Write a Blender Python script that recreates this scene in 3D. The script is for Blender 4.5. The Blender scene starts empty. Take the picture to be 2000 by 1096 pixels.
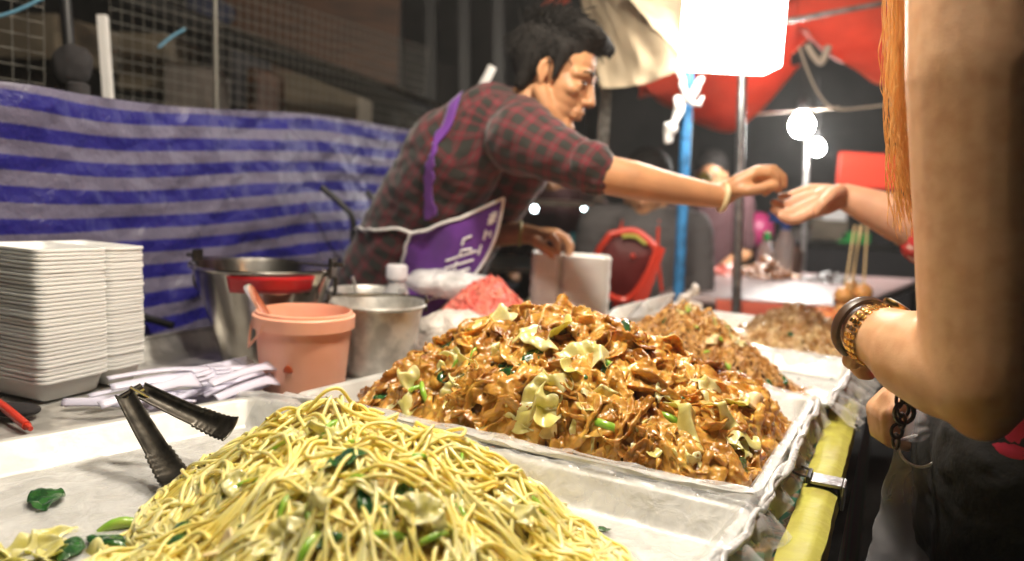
import bpy, bmesh, math, random
import numpy as np
from mathutils import Vector, Matrix, Quaternion, noise as mnoise
sc = bpy.context.scene
COL = sc.collection
rnd = random.Random(7)
rng = np.random.default_rng(11)
# ------------------------------------------------------------------ camera
CAM_H, PITCH, ROLL, F = 1.07, 6.5, 3.0, 1500.0
cd = bpy.data.cameras.new('camera'); cam = bpy.data.objects.new('camera', cd); COL.objects.link(cam)
RM = Matrix.Rotation(math.radians(90 - PITCH), 3, 'X') @ Matrix.Rotation(math.radians(ROLL), 3, 'Z')
cam.matrix_world = Matrix.Translation((0, 0, CAM_H)) @ RM.to_4x4()
cd.sensor_width = 36; cd.lens = F / 2000 * 36; cd.clip_start = .02; cd.clip_end = 200
cd.dof.use_dof = True; cd.dof.focus_distance = .80; cd.dof.aperture_fstop = 3.0
sc.camera = cam
# ------------------------------------------------------------------ night sky
w = bpy.data.worlds.new('World'); sc.world = w; w.use_nodes = True
nt = w.node_tree; bg = nt.nodes['Background']
sky = nt.nodes.new('ShaderNodeTexSky'); sky.sky_type = 'NISHITA'; sky.sun_disc = False
sky.sun_elevation = math.radians(-4); sky.sun_rotation = math.radians(200)
nt.links.new(sky.outputs[0], bg.inputs[0]); bg.inputs[1].default_value = .06
sc.view_settings.view_transform = 'Standard'; sc.view_settings.look = 'None'
sc.view_settings.exposure = .12; sc.view_settings.gamma = 1
sc.cycles.use_denoising = True
sc.cycles.max_bounces = 8; sc.cycles.transparent_max_bounces = 16
sc.cycles.sample_clamp_indirect = 6
sc.cycles.caustics_reflective = False; sc.cycles.caustics_refractive = False
L_BULB, L_BOX, L_FAR = 560.0, 22.0, 470.0      # emission of the stall bulb, the white lamp box, the far bulbs
# ------------------------------------------------------------------ projection helpers
C0 = Vector((0, 0, CAM_H))
def ray(px, py): return RM @ Vector(((px - 1000) / F, -(py - 548) / F, -1.0))
def P(px, py, Y):
    d = ray(px, py); return C0 + d * (Y / d.y)
def PZ(px, py, z):
    d = ray(px, py); return C0 + d * ((z - CAM_H) / d.z)
E0 = PZ(1590, 1096, .75)
LV = (PZ(1690, 720, .75) - E0).normalized(); WV = Vector((-LV.y, LV.x, 0))
def T(a, b, z=.75): return Vector((E0.x + LV.x * a + WV.x * b, E0.y + LV.y * a + WV.y * b, z))
TROT = math.atan2(LV.y, LV.x)
# ------------------------------------------------------------------ materials
def mat(name, color, rough=.5, metal=0, bump=0, bscale=200, var=0, vscale=20, spec=.5, sss=0, coat=0, trans=0,
        emit=None, estr=0, sheen=0, color2=None, cmix=(.4, .6), bdist=.002, coords='Object', stretch=None, ssscol=(1, .4, .2)):
    m = bpy.data.materials.new(name); m.use_nodes = True
    n = m.node_tree.nodes; l = m.node_tree.links; b = n['Principled BSDF']
    b.inputs['Base Color'].default_value = (*color, 1); b.inputs['Roughness'].default_value = rough
    b.inputs['Metallic'].default_value = metal; b.inputs['Specular IOR Level'].default_value = spec
    if sss:
        b.inputs['Subsurface Weight'].default_value = sss; b.inputs['Subsurface Radius'].default_value = ssscol
        b.inputs['Subsurface Scale'].default_value = .006
    if coat: b.inputs['Coat Weight'].default_value = coat; b.inputs['Coat Roughness'].default_value = .12
    if trans: b.inputs['Transmission Weight'].default_value = trans
    if sheen: b.inputs['Sheen Weight'].default_value = sheen
    if name == 'clear pvc': pass
    if emit: b.inputs['Emission Color'].default_value = (*emit, 1); b.inputs['Emission Strength'].default_value = estr
    tc = n.new('ShaderNodeTexCoord'); vec = tc.outputs[coords]
    if stretch:
        mp = n.new('ShaderNodeMapping'); mp.inputs['Scale'].default_value = stretch; l.new(vec, mp.inputs[0]); vec = mp.outputs[0]
    if color2 is not None or var:
        t = n.new('ShaderNodeTexNoise'); t.inputs['Scale'].default_value = vscale; t.inputs['Detail'].default_value = 5; l.new(vec, t.inputs[0])
        r = n.new('ShaderNodeValToRGB'); r.color_ramp.elements[0].position = cmix[0]; r.color_ramp.elements[1].position = cmix[1]
        c2 = color2 if color2 is not None else tuple(min(1, c * (1 + var)) for c in color)
        c1 = color if color2 is not None else tuple(c * (1 - var) for c in color)
        r.color_ramp.elements[0].color = (*c1, 1); r.color_ramp.elements[1].color = (*c2, 1)
        l.new(t.outputs[0], r.inputs[0]); l.new(r.outputs[0], b.inputs['Base Color'])
    if bump:
        t = n.new('ShaderNodeTexNoise'); t.inputs['Scale'].default_value = bscale; t.inputs['Detail'].default_value = 4; l.new(vec, t.inputs[0])
        bp = n.new('ShaderNodeBump'); bp.inputs['Strength'].default_value = bump; bp.inputs['Distance'].default_value = bdist
        l.new(t.outputs[0], bp.inputs['Height']); l.new(bp.outputs[0], b.inputs['Normal'])
    return m
def glowmat(name, color, strength):
    m = bpy.data.materials.new(name); m.use_nodes = True; nt = m.node_tree; nt.nodes.clear()
    e = nt.nodes.new('ShaderNodeEmission'); o = nt.nodes.new('ShaderNodeOutputMaterial')
    e.inputs[0].default_value = (*color, 1); e.inputs[1].default_value = strength; nt.links.new(e.outputs[0], o.inputs[0]); return m
def filmmat(name, clear=.7, tint=(.9, .9, .9), rough=.15, bscale=30, bdist=.006, bump=.8, vary=.35):
    """clear plastic film: see-through with whitish creases and sharp highlights"""
    m = bpy.data.materials.new(name); m.use_nodes = True; nt = m.node_tree; n = nt.nodes; l = nt.links
    b = n['Principled BSDF']; out = n['Material Output']
    b.inputs['Base Color'].default_value = (*tint, 1); b.inputs['Roughness'].default_value = rough; b.inputs['Specular IOR Level'].default_value = .8
    tr = n.new('ShaderNodeBsdfTransparent'); mx = n.new('ShaderNodeMixShader')
    tc = n.new('ShaderNodeTexCoord'); t = n.new('ShaderNodeTexNoise'); t.inputs['Scale'].default_value = bscale
    t.inputs['Detail'].default_value = 6; t.inputs['Distortion'].default_value = .5; l.new(tc.outputs['Object'], t.inputs[0])
    bp = n.new('ShaderNodeBump'); bp.inputs['Strength'].default_value = bump; bp.inputs['Distance'].default_value = bdist
    l.new(t.outputs[0], bp.inputs['Height']); l.new(bp.outputs[0], b.inputs['Normal'])
    mr = n.new('ShaderNodeMapRange'); mr.inputs[1].default_value = .35; mr.inputs[2].default_value = .7
    mr.inputs[3].default_value = 1 - clear; mr.inputs[4].default_value = min(1, 1 - clear + vary)
    l.new(t.outputs[0], mr.inputs[0]); l.new(mr.outputs[0], mx.inputs[0])
    l.new(tr.outputs[0], mx.inputs[1]); l.new(b.outputs[0], mx.inputs[2]); l.new(mx.outputs[0], out.inputs[0]); return m
def cloth_translucent(name, color, amount=.4, rough=.8, bscale=15, bump=.3):
    m = mat(name, color, rough, bump=bump, bscale=bscale, bdist=.01, var=.15, vscale=6)
    n = m.node_tree.nodes; l = m.node_tree.links
    t = n.new('ShaderNodeBsdfTranslucent'); t.inputs[0].default_value = (*color, 1); mx = n.new('ShaderNodeMixShader'); mx.inputs[0].default_value = amount
    l.new(n['Principled BSDF'].outputs[0], mx.inputs[1]); l.new(t.outputs[0], mx.inputs[2]); l.new(mx.outputs[0], n['Material Output'].inputs[0]); return m
M = {}
M['asphalt'] = mat('asphalt', (.03, .028, .026), .9, bump=.5, bscale=300, var=.3, vscale=40)
M['alu'] = mat('aluminium', (.58, .575, .55), .45, .3, bump=.25, bscale=60, bdist=.002, var=.12, vscale=25)
M['alu_dull'] = mat('dull aluminium', (.60, .585, .55), .46, .65, bump=.4, bscale=45, bdist=.003, var=.25, vscale=30)
M['steel'] = mat('steel', (.48, .45, .41), .2, 1, bump=.1, bscale=25, bdist=.002, var=.15, vscale=14)
M['steel_dark'] = mat('dark steel', (.10, .092, .08), .3, .85, bump=.2, bscale=120, var=.35, vscale=50)
M['chrome'] = mat('chrome', (.75, .73, .7), .12, 1)
M['black_metal'] = mat('black paint', (.012, .012, .013), .45, .2)
M['grey_metal'] = mat('galvanised pole', (.32, .31, .30), .35, .85, var=.25, vscale=30)
M['blue_paint'] = mat('blue paint', (.03, .17, .38), .45, bump=.2, bscale=40, var=.3, vscale=25)
M['foam'] = mat('white foam', (.90, .90, .88), .55, bump=.12, bscale=500, bdist=.001, sss=.15, ssscol=(1, 1, .9))
M['white_plastic'] = mat('white plastic', (.82, .80, .84), .3, sss=.1, ssscol=(1, 1, 1))
M['fork_plastic'] = mat('lavender white plastic', (.70, .68, .83), .3, coat=.3)
M['pink_plastic'] = mat('peach plastic', (.92, .47, .33), .42, sss=.3, color2=(.84, .34, .19), vscale=9, cmix=(.5, .8), bump=.15, bscale=60, ssscol=(1, .5, .3))
M['red_tape'] = mat('red tape', (.50, .012, .018), .3, coat=.3, var=.1, vscale=20)
M['red_plastic'] = mat('red plastic', (.62, .045, .02), .35, coat=.2)
M['red_mesh'] = mat('dark red mesh', (.12, .008, .008), .5, bump=.8, bscale=160)
M['yellow_board'] = mat('worn yellow paint', (.47, .46, .07), .6, bump=.7, bscale=90, color2=(.33, .27, .06), vscale=30, cmix=(.35, .85))
M['wood'] = mat('brown board', (.075, .03, .012), .6, bump=.3, bscale=20, var=.3, vscale=5, stretch=(1, 8, 8))
M['skin_m'] = mat('skin', (.47, .235, .115), .46, sss=.2, bump=.12, bscale=220, bdist=.001, var=.1, vscale=18)
M['skin_w'] = mat('light skin', (.64, .375, .215), .42, sss=.22, bump=.32, bscale=520, bdist=.0007, color2=(.54, .285, .15), vscale=60, cmix=(.40, .75))
M['skin_c'] = mat('pinkish skin', (.60, .32, .20), .48, sss=.2, bump=.15, bscale=200, bdist=.001, var=.08, vscale=20)
M['hair_black'] = mat('black hair', (.010, .008, .007), .75, spec=.25, bump=.8, bscale=130, bdist=.005)
M['hair_orange'] = cloth_translucent('orange brown hair', (.95, .60, .24), .5, .4)
M['eye'] = mat('eye', (.02, .012, .01), .1)
M['lip'] = mat('lip', (.36, .13, .09), .45)
M['purple'] = mat('purple cloth', (.115, .022, .235), .8, bump=.3, bscale=60, sheen=.2, var=.12, vscale=15)
M['piping'] = mat('white piping', (.8, .78, .76), .7)
M['trousers'] = mat('dark trousers', (.02, .02, .025), .85, bump=.3, bscale=200)
M['shorts'] = mat('black shorts', (.008, .008, .009), .85, bump=.35, bscale=160, bdist=.003)
M['pink_top'] = mat('crimson top', (.45, .012, .05), .75, bump=.2, bscale=120)
M['gold'] = mat('gold', (.80, .52, .17), .22, 1)
M['strap_dark'] = mat('dark brown strap', (.06, .03, .015), .4)
M['film'] = filmmat('clear film', .76, (.92, .92, .92), .08, 34, .008, .8, .30)
M['film_thick'] = filmmat('crumpled film', .52, (.86, .86, .87), .18, 42, .012, 1, .42)
M['bag'] = filmmat('milky bag', .30, (.85, .78, .72), .2, 26, .02, 1, .35)
M['pvc'] = filmmat('clear pvc', .80, (.8, .78, .82), .06, 14, .008, .7, .18)
M['pvc'].node_tree.nodes['Principled BSDF'].inputs['Thin Film Thickness'].default_value = 480
M['bottle'] = filmmat('clear bottle', .62, (.75, .74, .74), .1, 10, .002, .2, .1)
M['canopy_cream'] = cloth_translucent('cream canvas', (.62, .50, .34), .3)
M['canopy_roof'] = mat('darkened roof canvas', (.20, .165, .12), .9, bump=.3, bscale=15)  # cream canvas darkened so the roof bounces less light
M['canopy_red'] = cloth_translucent('red canvas', (.70, .16, .095), .45, bscale=18, bump=.8)
M['grey_cloth'] = mat('grey cloth', (.10, .092, .092), .85, bump=.3, bscale=90)
M['mauve_cloth'] = mat('mauve cloth', (.06, .022, .025), .85, bump=.3, bscale=90)
M['dark_cloth'] = mat('dark cloth', (.02, .018, .02), .9, bump=.4, bscale=50)
M['navy_cloth'] = mat('navy cloth', (.012, .016, .04), .85, bump=.4, bscale=50)
M['teal'] = mat('teal plastic', (.02, .25, .25), .4)
M['green_cap'] = mat('green plastic', (.03, .42, .08), .35)
M['blue_cap'] = mat('blue plastic', (.03, .12, .55), .35)
M['wire'] = mat('wire', (.20, .19, .165), .5, .5)
M['cardboard'] = mat('cardboard', (.16, .13, .09), .85, bump=.3, bscale=80, var=.15, vscale=8)
M['grey_panel'] = mat('grey panel', (.13, .11, .095), .8, var=.2, vscale=6)
M['dark_wall'] = mat('dark wall', (.022, .019, .017), .9, bump=.3, bscale=20, var=.4, vscale=3)
M['pale_blue'] = mat('pale blue strap', (.18, .42, .60), .35, coat=.3)
M['rope'] = mat('cord', (.55, .45, .35), .8)
M['white_cloth'] = mat('white cloth', (.80, .78, .76), .8, bump=.4, bscale=40, bdist=.005)
M['table2'] = mat('pale pink table sheet', (.30, .215, .205), .42, coat=.15, bump=.3, bscale=12, bdist=.006, var=.12, vscale=7)
M['plum'] = mat('plum plastic', (.32, .02, .10), .4)
# food
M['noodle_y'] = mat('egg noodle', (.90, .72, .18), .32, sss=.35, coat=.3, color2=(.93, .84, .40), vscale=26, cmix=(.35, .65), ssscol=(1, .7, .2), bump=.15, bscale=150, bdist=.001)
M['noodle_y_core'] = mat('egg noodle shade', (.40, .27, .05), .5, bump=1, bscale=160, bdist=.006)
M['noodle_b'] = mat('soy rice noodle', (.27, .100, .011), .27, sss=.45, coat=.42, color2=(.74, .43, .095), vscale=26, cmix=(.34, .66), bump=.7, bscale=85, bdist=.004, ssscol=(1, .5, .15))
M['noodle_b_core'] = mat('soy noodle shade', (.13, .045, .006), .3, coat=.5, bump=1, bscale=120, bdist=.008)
M['noodle_t'] = mat('fried thin noodle', (.40, .16, .025), .30, coat=.5, color2=(.78, .46, .14), vscale=70, cmix=(.35, .65), sss=.15, ssscol=(1, .6, .2))
M['noodle_g'] = mat('glass noodle', (.42, .20, .055), .25, coat=.5, color2=(.80, .58, .30), vscale=65, cmix=(.35, .65), sss=.3, ssscol=(1, .7, .3))
M['leaf_dark'] = mat('dark cooked leaf', (.012, .058, .016), .22, coat=.6, bump=.5, bscale=150, color2=(.035, .13, .03), vscale=60)
M['leaf_bright'] = mat('spring onion', (.22, .46, .04), .25, coat=.5, sss=.3, color2=(.42, .55, .10), vscale=45, ssscol=(.6, 1, .2))
M['cabbage'] = mat('cooked cabbage', (.62, .56, .17), .28, coat=.5, sss=.35, color2=(.74, .70, .36), vscale=40, bump=.4, bscale=90, bdist=.003, ssscol=(.9, .9, .3))
M['garlic'] = mat('pale egg piece', (.74, .58, .32), .35, sss=.3, coat=.3, ssscol=(1, .9, .5))
M['pink_food'] = mat('pink shreds', (.85, .16, .13), .4, sss=.3, color2=(.9, .30, .22), vscale=50)
M['orange_food'] = mat('orange shreds', (.80, .25, .06), .35, sss=.3, coat=.4, color2=(.85, .40, .14), vscale=50)
M['pale_food'] = mat('pale rice sheet', (.74, .52, .30), .4, sss=.25, color2=(.80, .62, .40), vscale=25, coat=.3)
M['orange_ball'] = mat('orange fish ball', (.72, .34, .10), .4, sss=.3, var=.1, vscale=30)
M['stick'] = mat('bamboo stick', (.72, .52, .26), .6)
M['fried'] = mat('fried morsel', (.32, .13, .04), .45, coat=.3, color2=(.46, .22, .07), vscale=70, bump=.8, bscale=120)
M['dark_food'] = mat('dark morsel', (.05, .03, .02), .4, bump=.8, bscale=120)
# ------------------------------------------------------------------ mesh helpers
class MB:
    def __init__(s): s.v = []; s.f = []; s.m = []
    def add(s, vs, fs, mi=0):
        o = len(s.v); s.v += [tuple(v) for v in vs]; s.f += [tuple(i + o for i in f) for f in fs]; s.m += [mi] * len(fs); return s
    def box(s, c, size, rot=None, mi=0):
        c = Vector(c); hx, hy, hz = [x / 2 for x in size]; R = rot or Matrix.Identity(3)
        vs = [c + R @ Vector((x * hx, y * hy, z * hz)) for z in (-1, 1) for y in (-1, 1) for x in (-1, 1)]
        return s.add(vs, [(0, 2, 3, 1), (4, 5, 7, 6), (0, 1, 5, 4), (2, 6, 7, 3), (0, 4, 6, 2), (1, 3, 7, 5)], mi)
    def tube(s, pts, r, n=10, mi=0, caps=True, closed=False):
        pts = [Vector(p) for p in pts]; k = len(pts); rs = r if isinstance(r, (list, tuple)) else [r] * k
        t0 = (pts[1] - pts[0]).normalized(); u = t0.orthogonal().normalized(); vs = []
        for i, p in enumerate(pts):
            if closed: t = (pts[(i + 1) % k] - pts[i - 1]).normalized()
            else: t = (pts[min(i + 1, k - 1)] - pts[max(i - 1, 0)]).normalized()
            u = (u - t * u.dot(t)).normalized(); b = t.cross(u)
            vs += [p + (u * math.cos(2 * math.pi * j / n) + b * math.sin(2 * math.pi * j / n)) * rs[i] for j in range(n)]
        fs = []
        for i in range(k if closed else k - 1):
            i2 = (i + 1) % k
            fs += [(i * n + j, i * n + (j + 1) % n, i2 * n + (j + 1) % n, i2 * n + j) for j in range(n)]
        if caps and not closed: fs += [tuple(range(n))[::-1], tuple((k - 1) * n + j for j in range(n))]
        return s.add(vs, fs, mi)
    def lathe(s, prof, n=48, c=(0, 0, 0), mi=0, rot=None):
        c = Vector(c); R = rot or Matrix.Identity(3); vs = []
        for r, z in prof: vs += [c + R @ Vector((r * math.cos(2 * math.pi * j / n), r * math.sin(2 * math.pi * j / n), z)) for j in range(n)]
        k = len(prof); fs = [(i * n + j, i * n + (j + 1) % n, (i + 1) * n + (j + 1) % n, (i + 1) * n + j) for i in range(k - 1) for j in range(n)]
        if prof[0][0] > 1e-6: fs.append(tuple(range(n))[::-1])
        if prof[-1][0] > 1e-6: fs.append(tuple((k - 1) * n + j for j in range(n)))
        return s.add(vs, fs, mi)
    def ball(s, c, r, n=14, mi=0, rot=None):
        r = r if isinstance(r, (tuple, list)) else (r, r, r); c = Vector(c); R = rot or Matrix.Identity(3); h = n // 2 + 1; vs = []
        for i in range(h + 1):
            th = math.pi * i / h
            for j in range(n):
                ph = 2 * math.pi * j / n
                vs.append(c + R @ Vector((r[0] * math.sin(th) * math.cos(ph), r[1] * math.sin(th) * math.sin(ph), r[2] * math.cos(th))))
        fs = []
        for i in range(h):
            for j in range(n):
                a, b, c2, d = i * n + j, i * n + (j + 1) % n, (i + 1) * n + (j + 1) % n, (i + 1) * n + j
                fs.append((a, d, c2, b))
        return s.add(vs, fs, mi)
    def grid(s, fn, nu, nv, mi=0):
        vs = [fn(i / nu, j / nv) for j in range(nv + 1) for i in range(nu + 1)]
        fs = [(j * (nu + 1) + i, j * (nu + 1) + i + 1, (j + 1) * (nu + 1) + i + 1, (j + 1) * (nu + 1) + i) for j in range(nv) for i in range(nu)]
        return s.add(vs, fs, mi)
    def build(s, name, mats, parent=None, smooth=True, bevel=0, solid=0, subsurf=0, angle=40, weld=True):
        me = bpy.data.meshes.new(name); me.from_pydata([tuple(v) for v in s.v], [], s.f)
        mats = mats if isinstance(mats, (list, tuple)) else [mats]
        for m_ in mats: me.materials.append(m_)
        me.polygons.foreach_set('material_index', s.m)
        bm = bmesh.new(); bm.from_mesh(me)
        if weld: bmesh.ops.remove_doubles(bm, verts=bm.verts, dist=1e-5)
        bmesh.ops.recalc_face_normals(bm, faces=bm.faces); bm.to_mesh(me); bm.free()
        if smooth:
            me.polygons.foreach_set('use_smooth', [True] * len(me.polygons)); me.set_sharp_from_angle(angle=math.radians(angle))
        o = bpy.data.objects.new(name, me); COL.objects.link(o)
        if bevel:
            b = o.modifiers.new('b', 'BEVEL'); b.width = bevel; b.segments = 3; b.limit_method = 'ANGLE'; b.angle_limit = math.radians(35)
        if solid: q = o.modifiers.new('s', 'SOLIDIFY'); q.thickness = solid; q.offset = 0
        if subsurf: q = o.modifiers.new('u', 'SUBSURF'); q.levels = subsurf; q.render_levels = subsurf
        if parent is not None: adopt(o, parent)
        return o
def adopt(o, parent):
    o.parent = parent; o.matrix_parent_inverse = Matrix.Translation(-parent.location) if parent.type == 'EMPTY' else Matrix.Identity(4)
def tag(o, label, cat, group=None, kind=None):
    o['label'] = label; o['category'] = cat
    if group: o['group'] = group
    if kind: o['kind'] = kind
    return o
def thing(name, label, cat, loc, group=None):
    o = bpy.data.objects.new(name, None); o.empty_display_size = .05; COL.objects.link(o); o.location = loc
    return tag(o, label, cat, group)
def struct(o): o['kind'] = 'structure'; return o
def arrays_mesh(name, verts, quads, mats, mi=None, parent=None):
    """numpy verts (n,3) and quads (m,4) -> object, fast"""
    me = bpy.data.meshes.new(name); n, m_ = len(verts), len(quads)
    me.vertices.add(n); me.vertices.foreach_set('co', np.asarray(verts, np.float32).ravel())
    me.loops.add(m_ * 4); me.loops.foreach_set('vertex_index', np.asarray(quads, np.int32).ravel())
    me.polygons.add(m_); me.polygons.foreach_set('loop_start', np.arange(m_, dtype=np.int32) * 4)
    me.polygons.foreach_set('use_smooth', [True] * m_)
    for q in mats: me.materials.append(q)
    if mi is not None: me.polygons.foreach_set('material_index', np.asarray(mi, np.int32))
    me.update(calc_edges=True); me.validate()
    o = bpy.data.objects.new(name, me); COL.objects.link(o)
    if parent is not None: adopt(o, parent)
    return o
TMP = bpy.data.scenes.new('workbench')      # scratch scene for building bodies, removed at the end
def nz(p, s=1.0, seed=0): return mnoise.noise(Vector(p) * s + Vector((seed * 13.7, seed * 7.1, seed * 3.3)))
def organic(name, parts, mats, parent=None, voxel=.004, smooth=6, wr=0, wscale=20, seed=0):
    """one continuous skin over tapered limbs ('c', points, radii) and ellipsoids ('e', centre, radii, rotation)"""
    mb = MB()
    for p in parts:
        if p[0] == 'e': mb.ball(p[1], p[2], 20, 0, p[3] if len(p) > 3 else None)
        else:
            pts, rs = [Vector(q) for q in p[1]], p[2]
            for i, q in enumerate(pts): mb.ball(q, rs[i], 20)
            for i in range(len(pts) - 1): mb.tube([pts[i], pts[i + 1]], [rs[i], rs[i + 1]], 20)
    o = mb.build(name, mats, None, smooth=False, weld=False)
    r = o.modifiers.new('r', 'REMESH'); r.mode = 'VOXEL'; r.voxel_size = voxel; r.use_smooth_shade = True
    if smooth: q = o.modifiers.new('sm', 'SMOOTH'); q.iterations = smooth; q.factor = .5
    COL.objects.unlink(o); TMP.collection.objects.link(o); TMP.view_layers[0].update(); dg = TMP.view_layers[0].depsgraph
    me = bpy.data.meshes.new_from_object(o.evaluated_get(dg)); o.modifiers.clear(); TMP.collection.objects.unlink(o); COL.objects.link(o); old = o.data; o.data = me; bpy.data.meshes.remove(old)
    me.name = name
    if wr:
        nv = len(me.vertices); co = np.zeros(nv * 3, np.float32); no = np.zeros(nv * 3, np.float32); me.vertices.foreach_get('co', co); me.vertex_normals.foreach_get('vector', no)
        co = co.reshape(-1, 3); no = no.reshape(-1, 3)
        d = np.array([nz(c, wscale, seed) * .65 + nz((c[0], c[1], c[2] * 1.8), wscale * 2.1, seed + 3) * .35 for c in co.tolist()])
        me.vertices.foreach_set('co', (co + no * (d * wr)[:, None]).astype(np.float32).ravel()); me.update()
    me.polygons.foreach_set('use_smooth', [True] * len(me.polygons))
    if not me.materials: me.materials.append(mats)
    if parent is not None: adopt(o, parent)
    return o
def bez(pts, n=16):
    """smooth polyline through points (Catmull-Rom)"""
    pts = [Vector(p) for p in pts]; q = [pts[0] * 2 - pts[1]] + pts + [pts[-1] * 2 - pts[-2]]; out = []
    for i in range(1, len(q) - 2):
        for k in range(n):
            t = k / n; a, b, c, d = q[i - 1], q[i], q[i + 1], q[i + 2]
            out.append(.5 * ((2 * b) + (c - a) * t + (2 * a - 5 * b + 4 * c - d) * t * t + (3 * b - a - 3 * c + d) * t ** 3))
    out.append(pts[-1]); return out
def copy_tree(o, parent=None):
    c = o.copy(); COL.objects.link(c)
    if parent is not None: c.parent = parent
    for ch in list(o.children): copy_tree(ch, c)
    return c
# ================================================================== SETTING
mb = MB(); mb.grid(lambda u, v: (-30 + 60 * u, -10 + 60 * v, nz((u * 40, v * 40, 0)) * .01), 40, 40)
struct(mb.build('ground', M['asphalt']))
# ------------------------------------------------------------------ stall table
TB = 1.10
st = thing('stall_table', 'long market stall table with yellow painted edge and patterned cover under the food trays', 'table', T(.3, .5, 0))
def swirl_mat():
    m = mat('printed table cover', (.3, .3, .25), .35, coat=.3); n = m.node_tree.nodes; l = m.node_tree.links
    tc = n.new('ShaderNodeTexCoord'); wv = n.new('ShaderNodeTexWave'); wv.inputs['Scale'].default_value = 6; wv.inputs['Distortion'].default_value = 14; wv.inputs['Detail'].default_value = 2; wv.inputs['Detail Scale'].default_value = 3
    l.new(tc.outputs['Object'], wv.inputs[0]); r = n.new('ShaderNodeValToRGB'); l.new(wv.outputs['Fac'], r.inputs[0])
    e = r.color_ramp.elements; e[0].color = (.03, .16, .10, 1); e[1].color = (.42, .26, .18, 1); e[1].position = .85
    for p_, c_ in ((.3, (.06, .22, .16, 1)), (.45, (.45, .38, .30, 1)), (.6, (.10, .05, .03, 1)), (.72, (.30, .32, .2, 1))):
        q = e.new(p_); q.color = c_
    l.new(r.outputs[0], n['Principled BSDF'].inputs['Base Color']); return m
RT = Matrix.Rotation(TROT, 3, 'Z')      # local x along the table, local y into it
def tbox(mb, a0, a1, b0, b1, z0, z1, mi=0): mb.box(T((a0 + a1) / 2, (b0 + b1) / 2, (z0 + z1) / 2), (a1 - a0, b1 - b0, z1 - z0), RT, mi)
mb = MB(); tbox(mb, -.75, 1.34, .012, TB, .725, .75); mb.build('table_top', swirl_mat(), st, bevel=.003)
def board(a0, a1, dz, name='edge_board'):
    mb = MB(); n = 30; sec = [(-.004, -.034), (-.008, -.012), (-.006, .0035), (.003, .008), (.018, .0085), (.029, .007), (.030, -.001)]
    def fn(u, v):
        a = a0 + (a1 - a0) * u; i = min(int(v * 6 + 1e-6), 5); t = v * 6 - i; p0, p1 = sec[i], sec[i + 1]
        b = p0[0] + (p1[0] - p0[0]) * t; z = p0[1] + (p1[1] - p0[1]) * t
        w_ = .0022 * nz((a * 9, b * 20, 1)) + .001 * nz((a * 40, b * 40, 2))
        return T(a, b + w_, .755 + dz + z + w_)
    mb.grid(fn, 60, 24); return mb.build(name, M['yellow_board'], st, solid=.002)
board(-.7, .165, .001); board(.178, .60, .004)
o = board(.66, 1.3, -.001); o.data.materials[0] = mat('olive stained board', (.30, .25, .05), .6, bump=.5, bscale=60, color2=(.12, .10, .03), vscale=14)
mb = MB()
for a, b in ((-.7, .08), (1.28, .08), (-.7, TB - .06), (1.28, TB - .06)): tbox(mb, a - .02, a + .02, b - .02, b + .02, 0.001, .7245)
legs = [MB() for _ in range(4)]
for q, (a, b) in zip(legs, ((-.7, .08), (1.28, .08), (-.7, TB - .06), (1.28, TB - .06))): tbox(q, a - .02, a + .02, b - .02, b + .02, 0.001, .7245); q.build('leg', M['grey_metal'], st, bevel=.002)
def banner_mat():
    m = mat('printed banner', (.1, .02, .015), .4, bump=.2, bscale=30, bdist=.004); n = m.node_tree.nodes; l = m.node_tree.links
    uv = n.new('ShaderNodeUVMap'); wv = n.new('ShaderNodeTexWave'); wv.wave_profile = 'SAW'; wv.inputs['Scale'].default_value = .62; wv.inputs['Distortion'].default_value = .7; wv.inputs['Detail Scale'].default_value = .7
    mp = n.new('ShaderNodeMapping'); mp.inputs['Rotation'].default_value = (0, 0, .25); l.new(uv.outputs[0], mp.inputs[0]); l.new(mp.outputs[0], wv.inputs[0])
    r = n.new('ShaderNodeValToRGB'); r.color_ramp.interpolation = 'CONSTANT'; l.new(wv.outputs['Fac'], r.inputs[0]); e = r.color_ramp.elements
    e[0].color = (.075, .11, .02, 1); e[1].color = (.04, .02, .012, 1); e[1].position = .3
    for p_, c_ in ((.45, (.16, .018, .012, 1)), (.62, (.07, .012, .01, 1)), (.66, (.18, .02, .014, 1)), (.8, (.05, .10, .02, 1)), (.9, (.10, .16, .035, 1))):
        q = e.new(p_); q.color = c_
    l.new(r.outputs[0], n['Principled BSDF'].inputs['Base Color']); return m
mb = MB()
mb.grid(lambda u, v: T(-.7 + 2.0 * u, -.012 - .010 * math.sin(u * 50 + 3 * nz((u * 5, 0, 0))) * v - .006, .735 - .62 * v), 90, 14)
bn = mb.build('front_banner', banner_mat(), st)
uvl = bn.data.uv_layers.new(name='UVMap')
for lp in bn.data.loops:
    co = bn.data.vertices[lp.vertex_index].co; d = Vector((co.x - E0.x, co.y - E0.y, 0)); uvl.data[lp.index].uv = (d.dot(LV) * 4, (co.z) * 2)
# clip on the edge board
bc = thing('binder_clip', 'small black and silver clip gripping the yellow table edge', 'clip', T(.17, .0, .757))
mb = MB(); tbox(mb, .155, .186, -.011, .022, .7685, .7725); tbox(mb, .155, .186, -.0145, -.0112, .745, .772); mb.build('jaw', mat('silver tape', (.32, .31, .30), .3, .9, bump=.5, bscale=100), bc, bevel=.001)
mb = MB(); mb.tube([T(.158, .022, .7745), T(.155, .034, .776), T(.165, .046, .777), T(.178, .046, .777), T(.186, .034, .776), T(.184, .022, .7745)], .0014, 6); tbox(mb, .154, .187, .0222, .0262, .7685, .776); mb.build('wire_handle', M['black_metal'], bc)
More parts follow.
